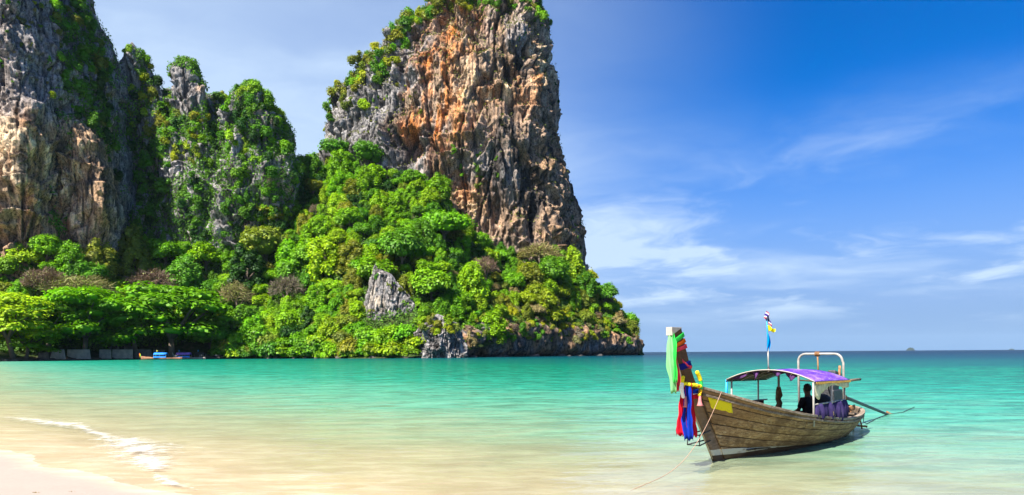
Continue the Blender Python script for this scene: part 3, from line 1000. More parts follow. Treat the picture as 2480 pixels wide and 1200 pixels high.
class MB:
    """collects simple shapes into one mesh"""
    def __init__(self):
        self.v, self.f, self.m = [], [], []

    def add(self, vs, fs, mi=0):
        o = len(self.v)
        self.v += [tuple(p) for p in vs]
        self.f += [tuple(i + o for i in f) for f in fs]
        self.m += [mi] * len(fs)
        return self

    def box(self, c, s, rot=None, mi=0):
        vs = [Vector((x * s[0] / 2, y * s[1] / 2, z * s[2] / 2)) for x in (-1, 1) for y in (-1, 1) for z in (-1, 1)]
        if rot is not None:
            vs = [rot @ v for v in vs]
        vs = [v + Vector(c) for v in vs]
        return self.add(vs, [(0, 1, 3, 2), (4, 6, 7, 5), (0, 4, 5, 1), (2, 3, 7, 6), (0, 2, 6, 4), (1, 5, 7, 3)], mi)

    def tube(self, pts, r, n=8, mi=0, cap=True):
        pts = [Vector(p) for p in pts]
        rs = r if isinstance(r, (list, tuple)) else [r] * len(pts)
        o = len(self.v)
        up = Vector((0.013, 0.021, 1))
        prev = None
        for i, p in enumerate(pts):
            d = (pts[min(i + 1, len(pts) - 1)] - pts[max(i - 1, 0)]).normalized()
            a = d.cross(up if abs(d.z) < 0.95 else Vector((1, 0.01, 0))).normalized() if prev is None else (prev - d * prev.dot(d)).normalized()
            prev = a
            b = d.cross(a)
            for k in range(n):
                t = 2 * math.pi * k / n
                self.v.append(tuple(p + (a * math.cos(t) + b * math.sin(t)) * rs[i]))
        for i in range(len(pts) - 1):
            for k in range(n):
                k2 = (k + 1) % n
                self.f.append((o + i * n + k, o + i * n + k2, o + (i + 1) * n + k2, o + (i + 1) * n + k))
                self.m.append(mi)
        if cap:
            self.f.append(tuple(o + k for k in range(n))[::-1])
            self.f.append(tuple(o + (len(pts) - 1) * n + k for k in range(n)))
            self.m += [mi, mi]
        return self

    def grid(self, P, mi=0, closed=False):
        nr, nc = len(P), len(P[0])
        o = len(self.v)
        for row in P:
            self.v += [tuple(p) for p in row]
        for i in range(nr - 1):
            for j in range(nc if closed else nc - 1):
                j2 = (j + 1) % nc
                self.f.append((o + i * nc + j, o + i * nc + j2, o + (i + 1) * nc + j2, o + (i + 1) * nc + j))
                self.m.append(mi)
        return self

    def build(self, name, mats, parent=None, smooth=False, bevel=0.0, solid=0.0, subsurf=0):
        me = bpy.data.meshes.new(name)
        me.from_pydata(self.v, [], self.f)
        mats = mats if isinstance(mats, (list, tuple)) else [mats]
        for m in mats:
            me.materials.append(m)
        me.polygons.foreach_set('material_index', self.m)
        me.polygons.foreach_set('use_smooth', np.full(len(self.f), smooth, bool))
        me.update()
        o = bpy.data.objects.new(name, me)
        COL.objects.link(o)
        if parent:
            o.parent = parent
        if solid:
            md = o.modifiers.new('solid', 'SOLIDIFY')
            md.thickness = solid
            md.offset = 0
        if subsurf:
            md = o.modifiers.new('sub', 'SUBSURF')
            md.levels = md.render_levels = subsurf
        if bevel:
            md = o.modifiers.new('bevel', 'BEVEL')
            md.width = bevel
            md.segments = 2
            md.limit_method = 'ANGLE'
        return o


def trunk_mesh(rnd, kind):
    b = MB()
    if kind == 'umbrella':
        b.tube([(0, 0, -1.35), (.02, 0, -.9), (.05, .02, -.55)], [.075, .058, .05], 8)
        for a in np.linspace(0, 6.28, 7)[:-1]:
            e = Vector((math.cos(a) * .62, math.sin(a) * .62, .18 + rnd.uniform(-.1, .1)))
            b.tube([(.05, .02, -.58), (e.x * .4, e.y * .4, -.25), e], [.036, .026, .012], 6)
    else:
        b.tube([(0, 0, -1.3), (.02, .02, -.6), (0, .04, .1)], [.085, .06, .04], 7)
        for a in (0.4, 2.6, 4.4):
            b.tube([(0, .02, -.55), (math.cos(a) * .3, math.sin(a) * .3, -.1), (math.cos(a) * .55, math.sin(a) * .55, .25)], [.04, .03, .012], 5)
    o = b.build('trunk', BARK, smooth=True)
    me = o.data
    bpy.data.objects.remove(o)
    return me


PROTO = {}


def build_protos():
    for i in range(10):
        r = np.random.RandomState(100 + i)
        L = lobes_round(r, (11, 15, 19, 24, 30)[i % 5], r.uniform(.7, 1.15))
        sh = r.uniform(-.22, .22, 2)
        L = [((c[0] * r.uniform(.85, 1.2) + sh[0] * c[2], c[1] * r.uniform(.85, 1.2) + sh[1] * c[2], c[2]), tuple(k * (17 / len(L)) ** .3 for k in q)) for c, q in L]
        PROTO.setdefault('round', []).append(crown_mesh('crown', L, 165, (0.105, 0.13, 0.15, 0.12)[i % 4], r, 0.06 + .16 * (i % 2), jitter=.18 + .10 * (i % 3)))
    for i in range(4):
        r = np.random.RandomState(200 + i)
        PROTO.setdefault('vine', []).append(crown_mesh('crown', lobes_vine(r), 150, 0.125, r, 0.22))
    for i in range(4):
        r = np.random.RandomState(300 + i)
        PROTO.setdefault('umbrella', []).append(crown_mesh('crown', lobes_umbrella(r), 230, 0.085, r, 0.05, up=0.9, core=0.55))
    for i in range(4):
        r = np.random.RandomState(400 + i)
        PROTO.setdefault('low', []).append(crown_mesh('shrub', lobes_low(r), 95, 0.17, r, 0.10))
    for i in range(6):
        r = np.random.RandomState(450 + i)
        PROTO.setdefault('hang', []).append(crown_mesh('shrub', lobes_hang(r), 80, 0.17, r, 0.25, jitter=.24))
    for i in range(3):
        r = np.random.RandomState(500 + i)
        PROTO.setdefault('bare', []).append(twig_mesh('crown', r, 1700, (0.15, 0.35, 0.6)[i]))
    r = np.random.RandomState(600)
    PROTO['trunk'] = trunk_mesh(r, 'round')
    PROTO['forked'] = trunk_mesh(r, 'umbrella')


build_protos()
GREENS = {  # leaf colours
    'lime': (0.250, 0.420, 0.004), 'bright': (0.165, 0.360, 0.005), 'mid': (0.098, 0.250, 0.008), 'dark': (0.030, 0.095, 0.009),
    'olive': (0.205, 0.240, 0.018), 'yellow': (0.33, 0.38, 0.008), 'straw': (0.27, 0.23, 0.09), 'brown': (0.21, 0.155, 0.11)}
WORD = {'lime': 'lime green', 'bright': 'bright green', 'mid': 'mid green', 'dark': 'dark green', 'olive': 'olive green', 'yellow': 'yellow-green',
        'straw': 'straw coloured', 'brown': 'brown'}
NAMES = {'round': 'broadleaf_tree', 'vine': 'vine_draped_tree', 'umbrella': 'umbrella_tree', 'bare': 'leafless_tree'}
prnd = random.Random(3)


def vary(c, k=0.14):
    f = prnd.uniform(1 - k, 1 + k)
    return (c[0] * f * prnd.uniform(1 - k, 1 + k), c[1] * f, c[2] * f, 1)


FIRST = {}


def plant_tree(kind, base, rad, colr, label, group=None, hscale=1.0, sink=0.0):
    """a tree with its crown of radius rad metres; copies share their meshes"""
    key = NAMES[kind]
    protos = PROTO[kind]
    me = protos[prnd.randrange(len(protos))]
    lift = {'round': 0.95, 'vine': 1.35, 'umbrella': 1.25, 'bare': 0.75}[kind]
    root = empty(key, base, prnd.uniform(0, 6.28))
    root.rotation_euler = (prnd.uniform(-.16, .16), prnd.uniform(-.16, .16), root.rotation_euler[2])
    root.scale = (rad * prnd.uniform(.85, 1.18), rad * prnd.uniform(.85, 1.15), rad * hscale)
    root.location.z += rad * hscale * (lift - sink)
    if key not in FIRST:
        cr = bpy.data.objects.new('crown', me)
        tr = bpy.data.objects.new('trunk', PROTO['forked' if kind == 'umbrella' else 'trunk'])
        FIRST[key] = (cr, tr)
    else:
        a, b = FIRST[key]
        cr, tr = a.copy(), b.copy()
        cr.data = me
    for ch in (cr, tr):
        COL.objects.link(ch)
        ch.parent = root
    cr.color = vary(GREENS[colr]) if isinstance(colr, str) else (*colr, 1)
    tag(root, label, 'tree', group)
    return root


SHRUB0 = []


def plant_shrub(p, rad, colr, label, group, name='shrub', squash=1.0, cat='shrub'):
    me = PROTO['hang'][prnd.randrange(6)] if name != 'shrub' else PROTO['low'][prnd.randrange(4)]
    if SHRUB0:
        o = SHRUB0[0].copy()
        o.data = me
        o.name = name
    else:
        o = bpy.data.objects.new(name, me)
        SHRUB0.append(o)
    COL.objects.link(o)
    o.location = p
    o.rotation_euler = (prnd.uniform(-.2, .2), prnd.uniform(-.3, .3), prnd.uniform(-.7, .7) + (math.pi if prnd.random() < .5 else 0)) if name != 'shrub' else (prnd.uniform(-.2, .2), prnd.uniform(-.2, .2), prnd.uniform(0, 6.28))
    o.scale = (rad, rad, rad * squash)
    o.color = vary(GREENS[colr], 0.2)
    tag(o, label, cat, group)
    return o


def hill_hit(px, py):
    """where the view ray through (px, py) meets the hill"""
    d = (W(px, py, 1.0) - Vector((0, 0, CAMH))).normalized()
    o = Vector((0, 0, CAMH))
    best = None
    for nm, b in BVHS:
        h = b.ray_cast(o, d)
        if h[0] is not None and (best is None or h[3] < best[1][3]):
            best = (nm, h)
    return best


def on_hill(px, basepy):
    s = np.linspace(0.0, 1.02, 120)
    P = terr(np.full(120, px), s)
    py = horizon(px) - (P[:, 2] - CAMH) / P[:, 1] * FPX
    i = int(np.argmin(np.abs(py - basepy)))
    return Vector(P[i])


# trees one can single out: (kind, px, py of the crown centre, crown radius in px, colour, label, height scale)
SINGLE = [
    ('umbrella', 15, 765, 95, 'lime', "spreading lime green tree at the left edge above the sea wall", 1.0),
    ('umbrella', 118, 775, 78, 'mid', "spreading tree behind the leftmost wall panels", 0.95),
    ('umbrella', 205, 760, 112, 'bright', "broad green shade tree over the concrete wall panels", 0.95),
    ('umbrella', 318, 778, 88, 'mid', "shade tree between the wall panels and the moored longtail boats", 0.9),
    ('umbrella', 428, 755, 112, 'bright', "tall umbrella tree with forked trunk behind the moored boats", 1.05),
    ('umbrella', 70, 815, 62, 'bright', "low leafy tree hanging over the left end of the sea wall", 0.8),
    ('round', 505, 800, 50, 'mid', "round green tree just right of the moored boats", 1.0),
    ('bare', 112, 690, 55, 'brown', "leafless brown-crowned tree below the tall left cliff", 0.9),
    ('bare', 190, 702, 72, 'straw', "pale dry flat-crowned tree behind the broad shade tree", 0.6),
    ('bare', 372, 697, 62, 'brown', "leafless brown crown behind the umbrella tree with forked trunk", 0.9),
    ('bare', 698, 708, 48, 'brown', "leafless purplish-brown tree low on the slope", 1.0),
    ('round', 640, 595, 66, 'olive', "dull olive tree with thin crown below the dark hollow", 0.9),
    ('umbrella', 660, 520, 42, 'olive', "small olive umbrella-shaped tree standing clear before the dark hollow", 1.0),
    ('bare', 1305, 622, 52, 'straw', "straw coloured dry tree under the foot of the great tower", 0.8),
    ('bare', 1175, 655, 36, 'brown', "brown leafless tree in the middle of the headland trees", 1.1),
    ('bare', 575, 725, 42, 'straw', "thin yellow-topped tree with bare stems left of the slope", 1.25),
    ('vine', 600, 655, 50, 'dark', "dark vine-covered tree lump standing above the shore trees", 0.9),
    ('vine', 452, 665, 44, 'mid', "vine-draped green column tree behind the umbrella tree", 0.9),
    ('vine', 240, 630, 40, 'olive', "vine-draped olive tree at the foot of the left cliff, the left of two", 1.0),
    ('vine', 325, 615, 48, 'olive', "tall vine-draped olive tree against the dark hollow", 1.1),
    ('round', 120, 605, 45, 'bright', "bright leafy tree standing against the tan base of the left cliff", 1.0),
    ('round', 62, 622, 42, 'lime', "lime green tree against the foot of the left cliff nearest the left edge", 1.0),
    ('round', 20, 650, 40, 'bright', "bright green tree at the left edge under the tall cliff", 1.0),
    ('vine', 170, 632, 36, 'bright', "bright vine-draped tree beside the bleached bare trunk", 1.0),
    ('round', 215, 660, 40, 'mid', "mid green round tree where the left cliff meets the dark gully", 1.0),
    ('round', 400, 610, 46, 'bright', "bright green tree in front of the dark gully beside the olive vine-draped one", 0.9),
    ('round', 500, 622, 44, 'lime', "lime green round tree below the blocky pinnacle", 0.9),
    ('round', 975, 600, 58, 'mid', "large dark round tree in the middle of the slope above the grey rock", 1.1),
    ('round', 1042, 690, 52, 'bright', "bright green round tree directly right of the bare grey rock", 1.0),
    ('vine', 790, 625, 52, 'lime', "lime green vine-draped tree in the middle of the slope", 0.8),
    ('vine', 1195, 790, 42, 'lime', "lime green vine-draped tree hanging over the sea cave", 0.7),
    ('round', 1080, 545, 56, 'bright', "fresh green tree below the left foot of the great tower", 0.9),
    ('round', 890, 372, 42, 'mid', "dark green tree against the shaded left face of the great tower", 0.9),
    ('round', 815, 362, 38, 'mid', "green tree at the upper left foot of the great tower", 0.9),
    ('round', 1340, 660, 50, 'mid', "mid green round tree under the dark right foot of the great tower", 1.0),
    ('round', 1465, 712, 34, 'mid', "round green tree on the skyline at the end of the headland", 1.0),
]
taken = []


def single_trees():
    for kind, px, py, rp, colr, lab, hs in SINGLE:
        lift = {'round': 0.95, 'vine': 1.35, 'umbrella': 1.15, 'bare': 0.75}[kind]
        b = on_hill(px, py + rp * lift * hs)
        rad = rp / FPX * b.y
        zc = W(px, py, b.y).z
        root = plant_tree(kind, b, rad, colr, lab, None, hs)
        root.location.z = max(zc, b.z + rad * hs * 0.45)
        taken.append((Vector((b.x, b.y, zc)), rad, px, py))


single_trees()


def zone(px, s):
    if px < 290:
        return 'under the tall left cliff'
    if px < 520:
        return 'in the hollow behind the moored boats' if s < .8 else 'under the jagged ridge'
    if px < 700:
        return 'below the overgrown rock dome' if s > .45 else 'right of the moored boats'
    if px < 1000:
        return 'under the left foot of the great tower' if s > .6 else (
            'on the slope left of the bare grey rock' if s > .3 else 'by the water left of the bare grey rock')
    if px < 1230:
        return 'under the orange face of the great tower' if s > .5 else 'above the grey shore rock'
    if px < 1420:
        return 'under the dark right foot of the tower' if s > .5 else 'on top of the undercut sea wall'
    return 'on the seaward end of the headland'


def pick(px, s):
    r = prnd.random()
    if px > 1240:
        t = [('mid', .25), ('olive', .2), ('bright', .25), ('lime', .15), ('yellow', .15)] if s > .45 else [('yellow', .3), ('olive', .3), ('lime', .2), ('straw', .12), ('bright', .08)]
    elif px < 540:
        t = [('bright', .40), ('mid', .30), ('olive', .12), ('lime', .18)]
    elif px < 780 and s > .7:
        t = [('dark', .35), ('mid', .4), ('olive', .15), ('bright', .1)]
    elif 760 < px < 1010 and s < .45:
        t = [('olive', .18), ('lime', .40), ('yellow', .10), ('bright', .32)]
    else:
        t = [('bright', .36), ('mid', .20), ('lime', .30), ('olive', .08), ('dark', .06)]
    for k, w in t:
        r -= w
        if r <= 0:
            return k
    return t[0][0]


def fill_trees():
    pts, n = [], 0
    for _ in range(9000):
        px = prnd.uniform(-60, 1528)
        s = prnd.uniform(0.02, 1.0)
        smin = 0.32 if px < 520 else (0.04 if px < 1130 else 0.10)
        if s < smin:
            continue
        if 870 < px < 1030 and s < 0.24 or 995 < px < 1135 and s < .12:
            continue
        p = Vector(terr(px, s))
        rad = prnd.choice((3.6, 4.6, 5.6, 6.8, 8.4, 10.2)) * (0.85 if s > .8 or px > 1240 else 1.0)
        if px > 1440:
            rad *= 0.8
        ok = all((p - q).length > 0.62 * (rad + r) for q, r in pts)
        if ok:
            c = p + Vector((0, 0, rad))
            ok = all((c - q).length > 0.62 * (rad + r) for q, r, _, _ in taken)
        if not ok:
            continue
        pts.append((p, rad))
        n += 1
        colr = pick(px, s)
        kind = prnd.choices(('round', 'vine', 'bare'), (0.50, 0.47, 0.03))[0]
        if kind == 'bare':
            colr = 'brown' if prnd.random() < .5 else 'straw'
        shape = {'round': 'round', 'vine': 'vine-draped', 'bare': 'dry'}[kind]
        z = zone(px, s)
        sz = 'small' if rad < 5.6 else ('large' if rad > 7.5 else 'middling')
        plant_tree(kind, p, rad, colr, "%s %s %s tree %s" % (sz, WORD[colr], shape, z), "%s %s %s trees %s" % (sz, WORD[colr], shape, z),
                   prnd.uniform(.85, 1.2) * (0.8 if kind == 'vine' else 1), 0.22 if kind != 'vine' else 0.35)
    print("fill trees", n)


fill_trees()


def fill_shrubs():
    """bushes on the lower slope and along the water"""
    pts, n = [], 0
    for _ in range(2600):
        px = prnd.uniform(530, 1545)
        s = prnd.uniform(-0.012, 0.03) if px < 1010 and prnd.random() < .45 else prnd.uniform(-0.01, 0.22 if px < 1000 else 0.30)
        if 1000 < px < 1130 and s < .03 or 885 < px < 1010 and s < .2 and prnd.random() < .8:
            continue
        p = Vector(terr(px, s))
        rad = prnd.uniform(2.6, 4.6) * (1.15 if px < 1000 else .85)
        if any((p - q).length < 0.62 * (rad + r) for q, r in pts):
            continue
        pts.append((p, rad))
        n += 1
        colr = pick(px, 0.1)
        z = zone(px, .1)
        plant_shrub(p + Vector((0, -1.0, rad * .25)), rad, colr, "%s bush %s" % (WORD[colr], z), "%s bushes %s" % (WORD[colr], z), squash=prnd.uniform(.8, 1.3))
        if n > 170:
            break
    print("slope shrubs", n)


fill_shrubs()


def shore_bushes():
    n = 0
    for row, (st, s0) in enumerate(((11, -.008), (13, .012), (15, .035))):
        px = 536.0
        while px < 1012:
            p = Vector(terr(px, s0))
            rad = prnd.choice((2.2, 3.2, 4.2, 5.4, 6.8))
            if prnd.random() < .15:
                px += 14
                continue
            colr = pick(px, .1)
            sz = 'small' if rad < 4 else 'big'
            z = ('at the water beside the moored boats' if px < 640 else ('at the water in the middle of the bay' if px < 800 else 'at the water left of the grey shore rock'))
            p.z = rad * (.38, .9, 1.5)[row]
            plant_shrub(p + Vector((0, -2.5, 0)), rad, colr, "%s %s bush overhanging %s" % (sz, WORD[colr], z[3:]), "%s %s bushes overhanging %s" % (sz, WORD[colr], z[3:]), squash=prnd.uniform(.9, 1.5))
            n += 1
            px += st * prnd.uniform(.7, 1.3)
    print("shore bushes", n)


shore_bushes()


def inpoly(x, y, poly):
    c = False
    j = len(poly) - 1
    for i in range(len(poly)):
        (xi, yi), (xj, yj) = poly[i], poly[j]
        if (yi > y) != (yj > y) and x < (xj - xi) * (y - yi) / (yj - yi) + xi:
            c = not c
        j = i
    return c


def cliff_plants(poly, n, r0, r1, cols, label, group, only, mind=0.9, name='cliff_shrub'):
    xs, ys = [p[0] for p in poly], [p[1] for p in poly]
    pts, k = [], 0
    for _ in range(n * 40):
        x, y = prnd.uniform(min(xs), max(xs)), prnd.uniform(min(ys), max(ys))
        if not inpoly(x, y, poly):
            continue
        h = hill_hit(x, y)
        if h is None or not h[0].startswith(only):
            continue
        p, nrm = h[1][0], h[1][1]
        rad = prnd.uniform(r0, r1)
        if any((p - q).length < mind * (rad + r) * .5 for q, r in pts):
            continue
        pts.append((p, rad))
        c = prnd.choice(cols)
        f = (y - min(ys)) / (max(ys) - min(ys))
        part = 'upper' if f < .34 else ('lower' if f > .67 else 'middle')
        sz = 'small' if rad < r0 + .45 * (r1 - r0) else 'big'
        plant_shrub(p + Vector((0, -rad * .15, 0)), rad, c, "%s %s %s" % (sz, WORD[c], label % part), "%s %s %s, %s part" % (sz, WORD[c], group, part), name, prnd.uniform(.9, 1.5))
        k += 1
        if k >= n:
            break
    return k


LT, LC, LP, LD = 'limestone_tower', 'limestone_cliff', ('limestone_pinnacle', 'limestone_ridge'), ('limestone_dome', 'limestone_ridge')
tot = 0
tot += cliff_plants([(752, 372), (775, 250), (797, 205), (830, 175), (905, 95), (960, 52), (1050, -5), (1300, -5), (1318, 60), (1270, 25), (1180, 14), (1075, 25), (1030, 55),
                     (960, 120), (950, 170), (880, 215), (815, 225), (790, 330), (765, 372)], 150, 2.8, 6.4, ['olive', 'olive', 'mid', 'yellow', 'bright', 'mid'],
                    "shrub on the %s left shoulder of the great tower", "shrubs on the left shoulder of the great tower", LT, 1.0)
tot += cliff_plants([(820, 215), (880, 215), (890, 280), (830, 270)], 8, 2.8, 4.6, ['yellow', 'olive', 'lime'], "shrub in the clump on the grey left face, %s part", "shrubs clumped on the grey left face", LT)
tot += cliff_plants([(790, 280), (1000, 120), (1060, 180), (1050, 330), (930, 345), (800, 340)], 16, 1.0, 2.6, ['olive', 'mid', 'yellow'], "tuft on the %s left face of the great tower", "tufts on the left face", LT, 2, 'rock_tuft')
tot += cliff_plants([(1060, 330), (1180, 330), (1240, 400), (1200, 480), (1100, 440)], 14, 1.0, 2.8, ['olive', 'mid', 'bright'], "tuft low in the middle of the great tower, %s part", "tufts low on the great tower", LT, 2, 'rock_tuft')
tot += cliff_plants([(1170, 20), (1330, 50), (1340, 160), (1190, 110)], 8, 1.0, 2.4, ['mid', 'bright'], "tuft near the top right of the great tower, %s part", "tufts near the top right of the great tower", LT, 2, 'rock_tuft')
tot += cliff_plants([(1335, 120), (1350, 120), (1420, 640), (1395, 640)], 14, 1.0, 2.2, ['dark', 'mid'], "tuft on the %s right edge of the great tower", "tufts on the right edge of the great tower", LT, 2, 'rock_tuft')
tot += cliff_plants([(118, -5), (212, -5), (268, 130), (268, 330), (280, 430), (235, 430), (200, 300), (150, 230), (135, 60)], 100, 2.4, 5.0, ['dark', 'mid', 'mid', 'bright', 'olive'],
                    "shrub on the %s right flank of the left cliff", "shrubs on the right flank of the left cliff", LC, 0.95)
tot += cliff_plants([(0, 0), (120, 0), (140, 250), (0, 200)], 26, 1.0, 2.6, ['olive', 'straw', 'mid', 'yellow'], "tuft on the %s sunlit front of the left cliff", "tufts on the front of the left cliff", LC, 1.6, 'rock_tuft')
tot += cliff_plants([(268, 95), (310, 95), (310, 130), (275, 150)], 5, 2.4, 3.8, ['bright', 'lime'], "shrub on the %s tip of the pointed pinnacle", "shrubs on the pointed pinnacle", LP, .9, 'hanging_shrub')
tot += cliff_plants([(338, 110), (415, 175), (415, 285), (520, 290), (500, 150), (560, 230), (560, 400), (380, 400), (270, 300), (270, 215), (345, 215)], 80, 2.8, 5.6,
                    ['mid', 'bright', 'olive', 'mid', 'dark', 'yellow'], "shrub between the rock pinnacles, %s part", "shrubs between the rock pinnacles", LP, 0.95, 'hanging_shrub')
tot += cliff_plants([(560, 200), (620, 185), (690, 260), (715, 400), (720, 560), (560, 560), (530, 330)], 100, 2.8, 5.8, ['mid', 'bright', 'mid', 'dark', 'lime'],
                    "shrub hanging on the %s rock dome", "shrubs on the rock dome", LD, 0.9, 'hanging_shrub')
tot += cliff_plants([(270, 300), (400, 400), (540, 440), (540, 610), (290, 610)], 70, 3.0, 6.0, ['dark', 'mid', 'mid'], "shrub in the shaded hollow beside the left cliff, %s part", "shrubs in the shaded hollow", LP, 0.95, 'hanging_shrub')
tot += cliff_plants([(1130, 765), (1530, 765), (1548, 830), (1130, 825)], 70, 1.8, 3.6, ['olive', 'straw', 'yellow', 'mid', 'brown'], "bush clinging to the %s sea wall of the headland", "bushes clinging to the sea wall", 'sea_cliff', 1.0, 'clinging_bush')
tot += cliff_plants([(1010, 770), (1120, 770), (1100, 805), (1020, 815)], 16, 1.8, 3.4, ['lime', 'olive', 'yellow'], "bush on the grey shore rock, %s part", "bushes on the grey shore rock", 'shore_rock', 1.0, 'clinging_bush')
tot += cliff_plants([(905, 655), (1000, 700), (1000, 730), (905, 680)], 6, 1.0, 1.8, ['olive', 'mid'], "bush on the bare grey rock, %s part", "bushes on the bare grey rock", 'rock_outcrop', 1.2, 'clinging_bush')
print("cliff plants", tot)


def leaf_mass(name, P, N, size, cols, label, cat):
    rnd = np.random.RandomState(77)
    nn = unit(N + 0.5 * rnd.normal(size=P.shape) + np.array([0, 0, .35]))
    v, f = leaf_quads(P, nn, size, rnd)
    o = mesh_np(name, v, f, LEAF, False, colors=np.repeat(cols, 4, 0))
    tag(o, label, cat, kind='stuff')
    return o


def undergrowth():
    rnd = np.random.RandomState(8)
    n = 110000
    px = rnd.uniform(-150, 1555, n)
    s = rnd.uniform(0.0, 1.08, n)
    keep = (px > 540) | (s > 0.22)
    px, s = px[keep], s[keep]
    P = terr(px, s)
    lump = fbm(P[:, 0] / 5, P[:, 1] / 5, P[:, 2] / 5, 2)
    P[:, 2] += rnd.uniform(0, 1, len(P)) ** .6 * (1.2 + 4.5 * np.clip(lump + .15, 0, 1.2)) - 0.2
    P[:, 1] -= rnd.uniform(0, 1.6, len(P))
    g = np.array([.070, .160, .008])[None] * rnd.uniform(.5, 1.5, (len(P), 1)) * (1 + .4 * lump[:, None])
    leaf_mass("undergrowth", P, np.tile([[0, -.6, .6]], (len(P), 1)), rnd.uniform(.6, 1.5, len(P)), g, "low green undergrowth covering the slope between the trees", "undergrowth")


undergrowth()


def creepers():
    """ivy and hanging creepers over the ridge rocks and the shaded flank of the left cliff"""
    rnd = np.random.RandomState(9)
    P, N, K = [], [], []
    for o in [x for x in COL.objects if x.name.split('.')[0] in ('limestone_pinnacle', 'limestone_ridge', 'limestone_dome', 'limestone_cliff', 'limestone_tower')]:
        me = o.data
        nv = len(me.vertices)
        co = np.empty(nv * 3, np.float32)
        me.vertices.foreach_get('co', co)
        no = np.empty(nv * 3, np.float32)
        me.vertex_normals.foreach_get('vector', no)
        co, no = co.reshape(-1, 3), no.reshape(-1, 3)
        u, v = co[:, 0] / co[:, 1] * FPX + CX, HY - (co[:, 2] - CAMH) / co[:, 1] * FPX
        front = no[:, 1] < 0.35
        m = fbm(co[:, 0] / 11, co[:, 1] / 11, co[:, 2] / 17, 3) + 0.5 * no[:, 2]
        nm = o.name.split('.')[0]
        if nm == 'limestone_dome':
            thr = -0.42 - .25 * sstep(640, 690, u) + 0.9 * gauss(u, v, 560, 262, 26, 40) + .8 * gauss(u, v, 625, 275, 14, 28) + .6 * gauss(u, v, 560, 540, 30, 60)
            cnt = 30000
        elif nm == 'limestone_ridge':
            thr = -0.9 + 0 * u
            cnt = 30000
        elif nm == 'limestone_pinnacle':
            thr = -0.35 + 1.5 * gauss(u, v, 450, 200, 48, 72) + 1.3 * gauss(u, v, 312, 165, 36, 50) + 1.0 * gauss(u, v, 420, 390, 40, 45)
            cnt = 26000
        elif nm in ('limestone_cliff',):
            thr = 0.55 - 0.75 * sstep(130, 200, u) * sstep(420, 330, v) + .5 * sstep(130, 100, u)
            cnt = 12000
        else:
            thr = 0.95 - 1.0 * no[:, 2]
            thr = np.where((no[:, 2] > .45), thr - .3, thr + 0.3)
            sh = np.interp(u, [750, 800, 835, 900, 960, 1050, 1300, 1320], [380, 250, 215, 150, 95, 30, 22, 70])
            thr = thr - .75 * sstep(sh + 40, sh - 10, v) + .25 * sstep(sh + 60, sh + 160, v)
            cnt = 30000
        ok = np.nonzero(front & (m > thr))[0]
        if len(ok) == 0:
            continue
        i = rnd.choice(ok, min(cnt, len(ok) * 3))
        p = co[i] + no[i] * (rnd.uniform(0.1, 1.3, (len(i), 1)) + 1.6 * np.clip(fbm(co[i][:, 0] / 4, co[i][:, 1] / 4, co[i][:, 2] / 4, 2), 0, 1)[:, None]) + rnd.normal(size=(len(i), 3)) * .35
        P.append(p)
        N.append(no[i])
        g = np.array([.085, .20, .010]) if nm != 'limestone_tower' else np.array([.13, .14, .03])
        K.append(g[None] * rnd.uniform(.5, 1.5, (len(i), 1)) * (1 + .35 * m[i][:, None]))
    P, N, K = np.vstack(P), np.vstack(N), np.vstack(K)
    leaf_mass("creepers", P, N, rnd.uniform(.6, 1.5, len(P)), np.clip(K, .005, .4), "green creepers and scrub grown over the ridge and cliff ledges", "creepers")


creepers()


